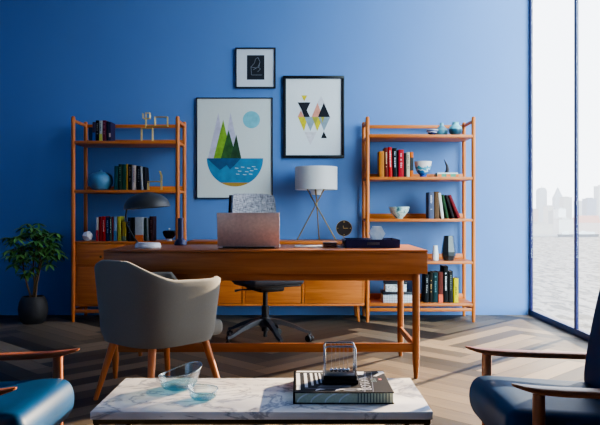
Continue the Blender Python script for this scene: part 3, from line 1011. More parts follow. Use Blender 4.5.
# triangles print
r, s, yp, d = picture('black-framed print of yellow, black, coral and grey triangles', 283.2, 344.4, 75.6, 158, 0.027, plain((222, 224, 228), 0.7, var=0.02))
def q(*pts): return [(280 + a / 5.0, 75 + b_ / 5.0) for a, b_ in pts]
art('triangle_shape', r, s, yp, 0, [q((180, 152), (230, 152), (205, 105)), q((122, 285), (184, 285), (152, 350))], ink((210, 206, 212)), d)
art('triangle_shape', r, s, yp, 1, [q((107, 102), (136, 102), (121, 131)), q((90, 210), (140, 210), (120, 280)), q((160, 210), (216, 210), (186, 280))], ink((206, 190, 44)), d)
art('triangle_shape', r, s, yp, 2, [q((158, 210), (215, 210), (188, 140)), q((88, 210), (120, 210), (104, 178))], ink((216, 146, 126)), d)
art('triangle_shape', r, s, yp, 3, [q((122, 210), (182, 210), (152, 280)), q((192, 210), (252, 210), (220, 280))], ink((140, 158, 170)), d)
art('triangle_shape', r, s, yp, 4, [q((89, 137), (152, 137), (134, 176), (150, 210), (120, 210), (110, 176)), q((190, 210), (250, 210), (219, 139)), q((205, 316), (235, 316), (219, 282))], ink((28, 30, 40)), d)
art('triangle_shape', r, s, yp, 5, [q((160, 210), (192, 210), (176, 250)), q((205, 210), (222, 210), (213, 240))], ink((166, 160, 70)), d)

# small dark sketch
r, s, yp, d = picture('small square black-framed white-matted dark chalk sketch, highest on the wall', 235.3, 275.7, 47.4, 88, 0.0125, plain((206, 210, 220), 0.7, var=0.02))
art('sketch_ground', r, s, yp, 0, [[(247, 55.2), (264.4, 55.2), (264.4, 79.7), (247, 79.7)]], ink((30, 34, 46)), d)
sk = [((253, 70), (258, 67)), ((258, 67), (260, 62)), ((260, 62), (258, 57.5)), ((258, 57.5), (255.5, 59)), ((255.5, 59), (254.5, 63)), ((254.5, 63), (251, 67)), ((251, 67), (251.5, 75)), ((251.5, 75), (262, 75)), ((258, 67), (260.5, 69)), ((260.5, 69), (257.5, 72)), ((260, 62), (259, 67)), ((250.5, 67), (256, 68))]
art('sketch_lines', r, s, yp, 1, [line(a, b_, 0.45) for a, b_ in sk], ink((120, 126, 140)), d)

# ================================================================ BOOKS
PAGES = plain((214, 206, 190), 0.8, var=0.06, scale=200)
def book(label, x0, x1, zb, h, yf, col, group, depth=0.15, lean=0.0, band=None, marks=None, band_at=(0.0, 0.3)):
    """upright book, spine to the viewer; lean in radians about the bottom edge (positive tips to the left)"""
    w = x1 - x0
    cx = (x0 + x1) / 2
    zbl = zb
    root = thing('book', label, 'book', (cx, yf, zb), 0, group)
    root.rotation_euler = (0, -lean, 0)
    if lean: root.location.z = zb + abs(math.sin(lean)) * w / 2
    cm = plain(tuple(int(c * 0.9) for c in col), 0.55, 0.0, 0.18, var=0.06)
    t = min(0.003, w * 0.18)
    mb = MB()
    mb.b2(-w / 2, -w / 2 + t, 0.002, depth, 0, h, 0.0006, 1); mb.b2(w / 2 - t, w / 2, 0.002, depth, 0, h, 0.0006, 1)
    # rounded spine
    n = 6
    prof = [(-w / 2, 0.004)] + [(-w / 2 * math.cos(PI * k / n), -0.004 * math.sin(PI * k / n)) for k in range(n + 1)] + [(w / 2, 0.004)]
    mb.prism([(p[0], p[1], 0) for p in prof], (0, 0, h))
    mb.build('cover', cm, root)
    MB().b2(-w / 2 + t, w / 2 - t, 0.004, depth - 0.004, 0.003, h - 0.003).build('pages', PAGES, root)
    if band:
        a, b_ = band_at
        MB().b2(-w / 2 * 0.96, w / 2 * 0.96, -0.0052, -0.002, h * a, h * b_).build('spine_band', plain(band, 0.5), root)
    if marks:
        mb = MB(); rg = random.Random(int(x0 * 1000))
        z = h * 0.34
        while z < h * 0.86:
            l = rg.uniform(0.006, 0.014)
            if rg.random() < 0.85: mb.b2(-w * 0.16, w * rg.uniform(0.08, 0.2), -0.0056, -0.003, z, z + l)
            z += l + 0.005
        mb.build('spine_lettering', plain(marks, 0.5), root)
    return root

def book_row(rows, d, zshelf, group, gap=0.0006, depth=0.15):
    for (px0, px1, ytop, col, label, kw) in rows:
        x0, x1 = WX(px0, d), WX(px1, d)
        book(label, x0 + gap, x1 - gap, zshelf, WZ(ytop, d) - zshelf, d, col, group, depth, **kw)

G = 'books on the top shelf of the left bookcase'
book_row([
    (88.8, 92.3, 127.2, (26, 52, 84), 'dark teal book, shortest and first in the top row of the left bookcase', {}),
    (92.5, 95.5, 122, (70, 62, 96), 'dusky purple book with a bright blue lower spine, left top shelf', dict(band=(40, 88, 170), band_at=(0.0, 0.45))),
    (95.7, 99, 120.4, (22, 22, 26), 'black book left of the pale yellow-footed one, left top shelf', dict(marks=(120, 120, 120))),
    (99.2, 102.4, 120.6, (200, 206, 204), 'pale book with a yellow-green lower spine, left top shelf', dict(band=(190, 200, 90), band_at=(0.0, 0.36), marks=(90, 110, 110))),
    (102.6, 106, 120.4, (122, 44, 74), 'maroon book in the middle of the top row, left bookcase', dict(marks=(150, 90, 110))),
    (106.2, 108.8, 121.4, (24, 30, 62), 'plain navy book right of the maroon one, left top shelf', {}),
    (109, 110.8, 121.8, (46, 40, 84), 'indigo book with a small cream label, last in the top left row', dict(band=(190, 170, 160), band_at=(0.22, 0.42))),
], 6.22, LZ[0], G)
G = 'books on the second shelf of the left bookcase'
book_row([
    (113.8, 117.6, 166, (34, 84, 92), 'dark teal book beside the round blue vase', dict(lean=-0.03)),
    (118.4, 121.8, 164.2, (32, 62, 50), 'dark green book right of the teal one, second left shelf', dict(marks=(70, 110, 90))),
    (122, 126, 164.4, (24, 78, 62), 'wide emerald green book on the second left shelf', {}),
    (126.2, 127.8, 164, (198, 156, 60), 'thin mustard yellow book between green and black ones', {}),
    (128, 131.8, 164.4, (26, 24, 26), 'black book between the mustard and the cream ones', dict(marks=(120, 90, 70))),
    (132, 135.8, 165.4, (206, 190, 184), 'cream and pink book on the second left shelf', dict(marks=(150, 110, 110))),
    (136.6, 140.8, 166, (20, 22, 34), 'black book just left of the white one, second left shelf', dict(marks=(90, 90, 100))),
    (141.4, 143.4, 166.6, (200, 204, 208), 'white leaning book with dark back, end of second left row', dict(lean=0.05)),
    (144.0, 146.2, 167, (28, 28, 36), 'thin black leaning book beside the brass rod bookend', dict(lean=0.05)),
], 6.22, LZ[1], G)
G = 'books on the cabinet top of the left bookcase'
book_row([
    (96, 98.4, 217.4, (206, 200, 196), 'thin white book with a red foot, beside the faceted white ball', dict(band=(170, 40, 44), band_at=(0.0, 0.46))),
    (98.6, 101.8, 216.6, (150, 22, 28), 'dark red book, first of the two red ones on the cabinet', {}),
    (102, 105.4, 216.4, (184, 30, 36), 'brighter red book, second of the red pair on the cabinet', dict(marks=(220, 160, 160))),
    (105.8, 109.4, 217.2, (24, 42, 84), 'navy book right of the red pair on the cabinet', dict(marks=(100, 120, 150))),
    (109.6, 111.8, 216.6, (70, 84, 84), 'slate book with pale lettering right of the navy one', dict(marks=(190, 200, 190))),
    (112, 113.4, 217, (120, 34, 50), 'thin wine-red book left of the light blue one', {}),
    (113.6, 116.8, 216.6, (150, 178, 208), 'light blue book on the cabinet behind the desk lamp', dict(band=(70, 120, 160), band_at=(0.0, 0.42))),
    (117.8, 121.2, 216.4, (188, 186, 80), 'lime yellow leaning book on the cabinet', dict(lean=0.03)),
    (122, 126.4, 221.6, (170, 146, 50), 'short olive yellow book under the lamp arm', dict(band=(90, 110, 90), band_at=(0.0, 0.25))),
    (127.6, 131, 217.4, (20, 26, 44), 'black-blue book right of the lamp arm on the cabinet', dict(marks=(90, 100, 130))),
    (131.2, 134.6, 217.6, (18, 20, 26), 'black book left of the pastel orange-footed one', {}),
    (135, 143.6, 217.2, (196, 200, 204), 'thick pastel book with an orange foot behind the lamp base', dict(band=(206, 104, 40), band_at=(0.0, 0.26))),
    (144.2, 146.6, 218, (38, 64, 60), 'dark green book right of the thick pastel one', {}),
    (147, 148.8, 218, (150, 156, 160), 'thin grey leaning book right of the dark green one', dict(lean=0.03)),
    (149.4, 153.0, 216.4, (62, 26, 34), 'broad dark oxblood book ending the row on the cabinet', dict(marks=(100, 60, 60))),
], 6.22, LCT, G)
G = 'books on the second shelf of the right bookcase'
book_row([
    (379.2, 384.2, 151.2, (196, 122, 44), 'orange-brown book starting the row on the right bookcase', {}),
    (384.8, 388.2, 147.6, (110, 30, 24), 'dark brick-red book with pale lettering, right bookcase', dict(marks=(220, 190, 150), lean=0.01)),
    (388.8, 392.4, 147.2, (204, 30, 36), 'bright red book with white lettering, right bookcase', dict(marks=(240, 210, 210), lean=0.02)),
    (393.2, 397.4, 148.2, (22, 26, 34), 'black leaning book between two red ones, right bookcase', dict(marks=(180, 190, 200), lean=0.02)),
    (398.4, 403.8, 149.6, (186, 26, 46), 'wide crimson book right of the black leaning one', dict(marks=(220, 150, 160))),
    (404, 406.2, 153, (24, 22, 22), 'thin black book between crimson and cream ones', {}),
    (406.4, 409.8, 152.2, (226, 214, 186), 'cream book with dark lettering near the painted bowl', dict(marks=(70, 60, 50))),
    (410, 413.4, 152, (222, 112, 34), 'orange book with a black mid-spine beside the painted bowl', dict(band=(26, 24, 26), band_at=(0.26, 0.78))),
], 6.22, RZ[1], G)
G = 'books on the third shelf of the right bookcase'
book_row([
    (428.6, 434, 192.2, (92, 100, 130), 'wide grey-blue book starting the leaning row, right bookcase', dict(marks=(190, 195, 210))),
    (434.4, 439.2, 191.6, (112, 82, 56), 'brown book right of the wide grey-blue one', dict(lean=0.0)),
    (441.2, 444.2, 193.0, (230, 230, 226), 'white leaning book on the third right shelf', dict(lean=0.13)),
    (446.2, 449.0, 194.5, (44, 76, 46), 'dark green leaning book right of the white one', dict(lean=0.21)),
    (452.0, 454.8, 194.6, (30, 24, 26), 'black leaning book between green and dark red ones', dict(lean=0.30)),
    (457.6, 460.8, 194.0, (128, 30, 40), 'dark red book leaning most, end of third right row', dict(lean=0.40)),
], 6.22, RZ[2], G, depth=0.14)
G = 'books on the bottom shelf of the right bookcase'
book_row([
    (424.2, 428.6, 274.4, (18, 22, 26), 'black leaning book at the left end of the bottom shelf row', dict(marks=(150, 150, 150), lean=-0.03)),
    (429.2, 432.6, 272.4, (28, 26, 24), 'black book with tan lettering, second on the bottom shelf', dict(marks=(180, 140, 80), lean=-0.015)),
    (433, 438, 272, (26, 56, 62), 'dark teal book on the bottom shelf', dict(marks=(80, 120, 130))),
    (438.4, 443, 272, (112, 48, 40), 'brown-red book with an orange foot on the bottom shelf', dict(band=(226, 96, 60), band_at=(0.0, 0.27))),
    (443.4, 448.2, 266.4, (16, 17, 22), 'tallest black book with big white lettering, bottom shelf', dict(marks=(220, 220, 225))),
    (448.6, 453, 271.2, (40, 42, 42), 'charcoal book left of the yellow one, bottom shelf', dict(marks=(100, 110, 100))),
    (453.6, 458.4, 278.2, (240, 222, 8), 'short bright yellow book ending the bottom shelf row', dict(marks=(120, 110, 20))),
], 6.22, RZ[4], G)

# flat stack on the second right shelf
G = 'flat books on the second shelf of the right bookcase'
def flat_book(label, x0, x1, y0, y1, zb, h, col, group, pages_col=None, name='book'):
    root = thing(name, label, 'book', ((x0 + x1) / 2, (y0 + y1) / 2, zb), 0, group)
    off = root.location
    mb = MB(off); t = min(0.003, h * 0.2)
    mb.b2(x0, x1, y0, y1, zb, zb + t, 0.0006, 1); mb.b2(x0, x1, y0, y1, zb + h - t, zb + h, 0.0006, 1); mb.b2(x0, x1, y0 - 0.0005, y0 + 0.003, zb, zb + h, 0.0008, 1)
    mb.build('cover', plain(col, 0.5), root)
    MB(off).b2(x0 + 0.003, x1 - 0.003, y0 + 0.003, y1 - 0.003, zb + t, zb + h - t).build('pages', PAGES, root)
    return root
d6 = 6.24
xa, xb = WX(437, d6), WX(459.5, d6)
fb = flat_book('flat green book with orange spine blocks, under the white one', xa, xb, d6, d6 + 0.14, RZ[1], 0.030, (70, 150, 120), G)
mb = MB(fb.location)
for a, b_ in ((0.02, 0.2), (0.42, 0.6), (0.84, 0.98)): mb.b2(xa + (xb - xa) * a, xa + (xb - xa) * b_, d6 - 0.0016, d6, RZ[1] + 0.003, RZ[1] + 0.027)
mb.build('spine_band', plain((222, 120, 50), 0.5), fb)
flat_book('thin flat white book on the green one, horn figure on top', xa + 0.004, xb - 0.012, d6 + 0.003, d6 + 0.135, RZ[1] + 0.030, 0.012, (226, 228, 230), G)
# curved horn figure
hx = WX(446.5, 6.30); hz = RZ[1] + 0.042
hf = thing('horn_figurine', 'small dark curved horn figurine standing on the flat white book', 'ornament', (hx, 6.30, hz))
mb = MB(hf.location)
mb.tube([(hx + 0.004, 6.30, hz + 0.010), (hx + 0.010, 6.30, hz + 0.03), (hx + 0.006, 6.30, hz + 0.065), (hx - 0.010, 6.30, hz + 0.10), (hx - 0.022, 6.30, hz + 0.125)], [0.017, 0.016, 0.012, 0.007, 0.002], 12)
mb.build('horn', plain((52, 42, 46), 0.4), hf)
MB(hf.location).lathe([(0, 0), (0.024, 0), (0.024, 0.008), (0.016, 0.014), (0, 0.014)], (hx + 0.004, 6.30, hz), 20).build('base', plain((44, 38, 40), 0.4), hf)

# ================================================================ VASES, BOWLS, ORNAMENTS
def stripes(cols, axis_scale, name, rough=0.25, distort=1.5, bands=True):
    """painted glaze: bands or blots"""
    m, nt, out = new_mat(name)
    b = N(nt, 'ShaderNodeBsdfPrincipled', Roughness=rough)
    tc = N(nt, 'ShaderNodeTexCoord')
    nz = N(nt, 'ShaderNodeTexNoise', Scale=axis_scale, Detail=3.0, Distortion=distort)
    nt.links.new(tc.outputs['Object'], nz.inputs['Vector'])
    rp = N(nt, 'ShaderNodeValToRGB')
    el = rp.color_ramp.elements
    el[0].position = 0.30; el[0].color = srgb(*cols[0])
    el[1].position = 0.70; el[1].color = srgb(*cols[-1])
    for i, c in enumerate(cols[1:-1]):
        e = el.new(0.30 + 0.40 * (i + 1) / (len(cols) - 1)); e.color = srgb(*c)
    nt.links.new(nz.outputs['Fac'], rp.inputs['Fac'])
    if bands:
        mp = N(nt, 'ShaderNodeMapping'); mp.inputs['Scale'].default_value = (0.25, 0.25, 2.2)
        nt.links.new(tc.outputs['Object'], mp.inputs['Vector'])
        nt.links.new(mp.outputs['Vector'], nz.inputs['Vector'])
    nt.links.new(rp.outputs['Color'], b.inputs['Base Color'])
    nt.links.new(b.outputs['BSDF'], out.inputs['Surface'])
    return m
def zgrad(cols, h, name, rough=0.25, warp=0.25):
    """glaze changing with height, wavy borders; cols = [(fraction, colour)]"""
    m, nt, out = new_mat(name)
    b = N(nt, 'ShaderNodeBsdfPrincipled', Roughness=rough)
    tc = N(nt, 'ShaderNodeTexCoord')
    sp = N(nt, 'ShaderNodeSeparateXYZ'); nt.links.new(tc.outputs['Object'], sp.inputs['Vector'])
    nz = N(nt, 'ShaderNodeTexNoise', Scale=22.0, Detail=2.0); nt.links.new(tc.outputs['Object'], nz.inputs['Vector'])
    a = N(nt, 'ShaderNodeMath', operation='DIVIDE'); nt.links.new(sp.outputs['Z'], a.inputs[0]); a.inputs[1].default_value = h
    b2 = N(nt, 'ShaderNodeMath', operation='MULTIPLY_ADD'); nt.links.new(nz.outputs['Fac'], b2.inputs[0]); b2.inputs[1].default_value = warp; b2.inputs[2].default_value = -warp / 2
    c = N(nt, 'ShaderNodeMath', operation='ADD'); nt.links.new(a.outputs['Value'], c.inputs[0]); nt.links.new(b2.outputs['Value'], c.inputs[1])
    rp = N(nt, 'ShaderNodeValToRGB'); rp.color_ramp.interpolation = 'CONSTANT'
    el = rp.color_ramp.elements
    el[0].position = cols[0][0]; el[0].color = srgb(*cols[0][1])
    el[1].position = cols[-1][0]; el[1].color = srgb(*cols[-1][1])
    for f, cc in cols[1:-1]:
        e = el.new(f); e.color = srgb(*cc)
    nt.links.new(c.outputs['Value'], rp.inputs['Fac'])
    nt.links.new(rp.outputs['Color'], b.inputs['Base Color'])
    nt.links.new(b.outputs['BSDF'], out.inputs['Surface'])
    return m
def pot(name, label, cat, px, d, zb, prof, mat, seg=28, sx=1.0):
    loc = (WX(px, d), d, zb)
    mb = MB(); mb.lathe(prof, (0, 0, 0), seg, None, sx)
    o = mb.build(name, mat, None, loc)
    return tag(o, label, cat)

# round blue vase (left, second shelf)
pot('round_vase', 'round matte blue vase with a tiny neck on the left bookcase', 'vase', 100.6, 6.30, LZ[1],
    [(0, 0), (0.060, 0), (0.088, 0.022), (0.107, 0.062), (0.110, 0.098), (0.098, 0.135), (0.070, 0.158), (0.034, 0.168), (0.016, 0.172), (0.014, 0.186), (0.010, 0.186), (0.010, 0.170), (0, 0.165)], plain((84, 138, 176), 0.5, var=0.15, scale=12))
# faceted white ball
mb = MB(); t_ = bmesh.new(); bmesh.ops.create_icosphere(t_, subdivisions=1, radius=0.052)
mb._merge(t_, Matrix.Translation((0, 0, 0.0442)) @ Matrix.Rotation(math.radians(31.7), 4, 'X') @ Matrix.Rotation(0.0, 4, 'Z'))
zmin = min(v.co.z for v in mb.bm.verts)
for v in mb.bm.verts: v.co.z -= zmin
o = mb.build('faceted_ball', plain((214, 218, 226), 0.5, var=0.03), None, (WX(87.6, 6.24), 6.24, LCT), smooth=0)
tag(o, 'small white faceted ball ornament on the cabinet of the left bookcase', 'ornament')
# dark footed bowl on the cabinet
fbw = thing('lidded_bowl', 'small black lidded bowl on a white foot beside the bookcase post', 'bowl', (WX(169.4, 6.24), 6.24, LCT))
MB().lathe([(0, 0.022), (0.030, 0.022), (0.052, 0.048), (0.062, 0.082), (0.060, 0.084), (0.052, 0.094), (0, 0.100)]).build('body', plain((22, 24, 34), 0.22), fbw)
MB().lathe([(0, 0), (0.024, 0), (0.022, 0.020), (0.028, 0.026), (0, 0.026)]).build('foot', plain((216, 216, 218), 0.4), fbw)
MB().sphere((0, 0, 0.108), 0.009).build('lid_knob', plain((216, 216, 218), 0.4), fbw)
# top shelf, right bookcase
pot('shallow_dish', 'small navy and white dish, leftmost on the right top shelf', 'dish', 432.2, 6.20, RZ[0],
    [(0, 0), (0.020, 0), (0.036, 0.012), (0.050, 0.034), (0.054, 0.046), (0.050, 0.046), (0.044, 0.030), (0.020, 0.012), (0, 0.010)], zgrad([(0.0, (36, 48, 104)), (0.45, (210, 216, 232)), (0.62, (44, 60, 130)), (0.86, (220, 224, 236))], 0.046, 'navy_white_glaze', 0.25, 0.3))
pot('teal_vase', 'teal ribbed bottle vase in the middle of the right top shelf', 'vase', 441.6, 6.32, RZ[0],
    [(0, 0), (0.046, 0), (0.054, 0.012), (0.055, 0.050), (0.047, 0.070), (0.022, 0.094), (0.016, 0.115), (0.018, 0.124), (0.014, 0.124), (0.012, 0.11), (0, 0.10)], zgrad([(0.0, (86, 142, 160)), (0.45, (112, 170, 184)), (0.6, (94, 150, 170)), (0.8, (120, 176, 190))], 0.12, 'teal_glaze', 0.35, 0.05))
pot('banded_vase', 'squat round vase, pale teal above dark blue, on the right top shelf', 'vase', 455.5, 6.22, RZ[0],
    [(0, 0), (0.036, 0), (0.056, 0.024), (0.062, 0.048), (0.054, 0.074), (0.032, 0.092), (0.028, 0.110), (0.032, 0.118), (0.027, 0.118), (0.022, 0.10), (0, 0.09)], zgrad([(0.0, (46, 84, 104)), (0.40, (52, 96, 120)), (0.46, (120, 192, 206)), (0.66, (140, 206, 216))], 0.118, 'two_tone_glaze', 0.3, 0.06))
# painted bowl
pot('painted_bowl', 'white footed bowl painted with blue and teal swirls', 'bowl', 423, 6.24, RZ[1],
    [(0, 0), (0.030, 0), (0.032, 0.012), (0.028, 0.018), (0.056, 0.048), (0.070, 0.090), (0.077, 0.138), (0.079, 0.142), (0.075, 0.142), (0.066, 0.092), (0.05, 0.052), (0, 0.026)], zgrad([(0.0, (40, 70, 150)), (0.22, (44, 120, 180)), (0.38, (196, 220, 226)), (0.48, (70, 160, 186)), (0.66, (234, 224, 220))], 0.142, 'swirl_glaze', 0.3, 0.7), 32)
pot('speckled_bowl', 'shallow teal and white speckled bowl on the third right shelf', 'bowl', 399.2, 6.26, RZ[2],
    [(0, 0), (0.032, 0), (0.034, 0.010), (0.056, 0.030), (0.082, 0.066), (0.094, 0.102), (0.095, 0.108), (0.090, 0.106), (0.076, 0.068), (0.05, 0.035), (0, 0.02)], stripes([(36, 70, 84), (120, 176, 180), (214, 228, 224), (130, 176, 180)], 26.0, 'speckled_glaze', 0.3, 0.4, False), 32)
pot('tapered_vase', 'small white tapered vase on the fourth right shelf', 'vase', 435.3, 6.24, RZ[3],
    [(0, 0), (0.026, 0), (0.031, 0.012), (0.030, 0.05), (0.022, 0.11), (0.019, 0.137), (0.015, 0.137), (0.017, 0.10), (0, 0.06)], plain((226, 228, 230), 0.35, var=0.03))
pot('faceted_vase', 'tall black faceted vase on the fourth right shelf', 'vase', 448.6, 6.24, RZ[3],
    [(0, 0), (0.044, 0), (0.064, 0.045), (0.066, 0.08), (0.044, 0.225), (0.038, 0.225), (0.05, 0.08), (0, 0.04)], plain((44, 46, 50), 0.22, var=0.08), 7).data.polygons.foreach_set('use_smooth', [False] * 49)

# storage boxes, bottom right shelf
def storage_box(label, px0, px1, ybot_z, h, lid_h, body_mat, depth, y0):
    d = y0
    x0, x1 = WX(px0, d), WX(px1, d)
    root = thing('storage_box', label, 'box', ((x0 + x1) / 2, y0 + depth / 2, ybot_z), 0, 'storage boxes on the bottom shelf')
    off = root.location
    MB(off).b2(x0, x1, y0, y0 + depth, ybot_z, ybot_z + h, 0.002).build('body', body_mat, root)
    MB(off).b2(x0 - 0.005, x1 + 0.005, y0 - 0.005, y0 + depth + 0.005, ybot_z + h - 0.004, ybot_z + h + lid_h, 0.002).build('lid', plain((26, 28, 40), 0.5), root)
def dotted():
    m, nt, out = new_mat('dotted_card')
    b = N(nt, 'ShaderNodeBsdfPrincipled', Roughness=0.6)
    tc = N(nt, 'ShaderNodeTexCoord')
    ck = N(nt, 'ShaderNodeTexChecker', Scale=95.0); ck.inputs['Color1'].default_value = srgb(226, 226, 230); ck.inputs['Color2'].default_value = srgb(150, 154, 166)
    mp = N(nt, 'ShaderNodeMapping'); mp.inputs['Rotation'].default_value = (0, math.radians(45), 0)
    nt.links.new(tc.outputs['Object'], mp.inputs['Vector']); nt.links.new(mp.outputs['Vector'], ck.inputs['Vector'])
    nt.links.new(ck.outputs['Color'], b.inputs['Base Color']); nt.links.new(b.outputs['BSDF'], out.inputs['Surface'])
    return m
storage_box('larger white dotted box with black lid, lower of the pair', 383.4, 412, RZ[4], 0.078, 0.020, dotted(), 0.20, 6.20)
storage_box('smaller white botanical-pattern box with black lid, upper of the pair', 385.6, 406.6, RZ[4] + 0.098, 0.072, 0.016, stripes([(120, 130, 130), (226, 226, 228), (232, 232, 232)], 30.0, 'botanical_card', 0.6, 2.0, False), 0.15, 6.215)

# brass rod sculptures
BRASS = plain((206, 178, 108), 0.3, 0.5, name='brass')
def rod(mb, pts, y, d, r=0.0046):
    mb.tube([(WX(a, d), y, WZ(b_, d)) for a, b_ in pts], r, 8)
d = 6.24
bs = thing('brass_rod_sculpture', 'abstract brass rod sculpture of open rectangles on the left top shelf', 'sculpture', (WX(152, d), d, LZ[0]))
zb_py = 212.5 + (CAMZ - LZ[0]) * F / d - 0.4
mb = MB(bs.location)
for y in (d - 0.02, d + 0.02):
    rod(mb, [(141.6, zb_py), (141.6, 128.3), (152.6, 128.3), (152.6, zb_py)], y, d)
mb.build('legs', BRASS, bs)
mb = MB(bs.location)
rod(mb, [(146, 128.3), (146, 126.3), (167.6, 126.3)], d - 0.02, d); rod(mb, [(146, 126.3), (167.6, 126.3)], d + 0.02, d)
for y in (d - 0.02, d + 0.02):
    rod(mb, [(155, 126.3), (155, 117), (167.6, 117), (167.6, 126.3)], y, d)
    rod(mb, [(146, 126.3), (146, 113), (150, 113), (150, 118.6), (143, 118.6), (143, 113.4)], y, d, 0.0042)
for a, b_ in ((155, 117), (167.6, 117), (167.6, 126.3), (146, 126.3), (141.6, 128.3), (152.6, 128.3), (150, 113)):
    x, z = WX(a, d), WZ(b_, d); mb.cyl((x, d - 0.02, z), (x, d + 0.02, z), 0.0036, None, 8)
mb.build('upper_loops', BRASS, bs)
bs2 = thing('brass_bookend', 'small chair-shaped brass rod bookend on the second left shelf', 'bookend', (WX(155, d), d, LZ[1]))
zb_py = 212.5 + (CAMZ - LZ[1]) * F / d - 0.4
mb = MB(bs2.location)
for y in (d - 0.025, d + 0.025):
    rod(mb, [(148.4, zb_py), (148.4, 181.6), (161.4, 181.6)], y, d); rod(mb, [(161.4, zb_py), (161.4, 176), (160, 171.4)], y, d)
for a, b_ in ((148.4, 181.6), (161.4, 181.6), (160, 171.4), (154.8, 181.6)):
    x, z = WX(a, d), WZ(b_, d); mb.cyl((x, d - 0.025, z), (x, d + 0.025, z), 0.0042, None, 8)
mb.build('rod_frame', BRASS, bs2)

# ================================================================ TRIPOD TABLE LAMP on the sideboard
lx, ly = WX(316.2, 6.34), 6.34
tl = thing('tripod_table_lamp', 'brass tripod table lamp with white drum shade on the sideboard', 'lamp', (lx, ly, SZT))
off = tl.location
ANT = plain((160, 136, 84), 0.32, 0.45, name='antique_brass')
cross = Vector((WX(316.0, ly), ly, WZ(204, ly)))
tops = {}
for (fx, fy) in ((297.2, 6.40), (336.2, 6.21), (319.2, 6.50)):
    foot = Vector((WX(fx, fy), fy, SZT + 0.003))
    cr = cross + (foot - cross).normalized().cross(Vector((0, 0, 1))).normalized() * 0.007
    top = cr + (cr - foot) * ((1.225 - cr.z) / (cr.z - foot.z))
    mb = MB(off); mb.tube([foot, cr, top], 0.0058, 10); mb.sphere(foot, 0.008, 8, 6) if False else None
    mb.build('leg', ANT, tl)
MB(off).lathe([(0.006, 0), (0.016, 0), (0.016, 0.012), (0.006, 0.012)], (cross.x, cross.y, cross.z - 0.006), 16).build('collar', ANT, tl)
def shade_mat():
    m, nt, out = new_mat('white_linen')
    b = N(nt, 'ShaderNodeBsdfDiffuse'); b.inputs['Color'].default_value = srgb(232, 230, 230)
    tr = N(nt, 'ShaderNodeBsdfTranslucent'); tr.inputs['Color'].default_value = srgb(226, 222, 220)
    tc = N(nt, 'ShaderNodeTexCoord'); nz = N(nt, 'ShaderNodeTexNoise', Scale=400.0); nt.links.new(tc.outputs['Object'], nz.inputs['Vector'])
    bp = N(nt, 'ShaderNodeBump', Strength=0.1, Distance=0.002); nt.links.new(nz.outputs['Fac'], bp.inputs['Height']); nt.links.new(bp.outputs['Normal'], b.inputs['Normal'])
    mx = N(nt, 'ShaderNodeMixShader', Fac=0.3)
    nt.links.new(b.outputs['BSDF'], mx.inputs[1]); nt.links.new(tr.outputs['BSDF'], mx.inputs[2]); nt.links.new(mx.outputs['Shader'], out.inputs['Surface'])
    return m
zs0, zs1 = WZ(189.9, ly), WZ(167.0, ly)
MB(off).lathe([(0.192, zs0), (0.194, zs0 + 0.002), (0.194, zs1 - 0.002), (0.192, zs1), (0.190, zs1 - 0.002), (0.190, zs0 + 0.002), (0.192, zs0)], (lx, ly, 0), 48).build('lamp_shade', shade_mat(), tl)
mb = MB(off)
mb.lathe([(0, zs0 - 0.045), (0.045, zs0 - 0.045), (0.062, zs0 + 0.02), (0.05, zs0 + 0.05), (0, zs0 + 0.06)], (lx, ly, 0), 24)
mb.build('diffuser', plain((216, 220, 228), 0.5), tl)
mb = MB(off)
for k in range(3):
    a = 2 * PI * k / 3 + 0.4
    mb.cyl((lx, ly, zs0 + 0.05), (lx + 0.190 * math.cos(a), ly + 0.190 * math.sin(a), zs0 + 0.05), 0.002, None, 6)
mb.build('shade_spider', ANT, tl)

# round clock on the sideboard
d = 6.36
cxk = WX(344, d); czk = WZ(228.2, d); rk = 8.0 * d / F
ck = thing('desk_clock', 'round black-faced clock with a thin brass rim behind the navy tray', 'clock', (cxk, d, SZT))
off = ck.location
RX = Matrix.Rotation(PI / 2, 3, 'X')
MB(off).lathe([(0, -0.012), (rk * 0.96, -0.012), (rk * 0.96, 0.014), (0, 0.014)], (cxk, d, czk), 40, RX).build('clock_face', plain((24, 20, 22), 0.4), ck)
MB(off).lathe([(rk * 0.95, -0.014), (rk, -0.014), (rk, 0.017), (rk * 0.95, 0.017), (rk * 0.95, -0.014)], (cxk, d, czk), 40, RX).build('rim', ANT, ck)
mb = MB(off)
for k in range(12):
    a = PI * k / 6
    c = Vector((cxk + math.sin(a) * rk * 0.78, d - 0.0150, czk + math.cos(a) * rk * 0.78))
    if k % 3 == 0: mb.box(c, (0.006, 0.002, 0.006) if k else (0.014, 0.002, 0.007))
mb.box((cxk + rk * 0.22, d - 0.0152, czk), (rk * 0.55, 0.002, 0.0035)); mb.box((cxk - rk * 0.1, d - 0.0152, czk + rk * 0.16), (0.003, 0.002, rk * 0.34))
mb.build('clock_hands', BRASS, ck)
mb = MB(off); mb.b2(cxk - 0.03, cxk + 0.03, d - 0.022, d + 0.022, SZT, SZT + 0.008, 0.002); mb.cyl((cxk, d, SZT + 0.006), (cxk, d, czk - rk * 0.95), 0.006)
mb.build('stand', ANT, ck)

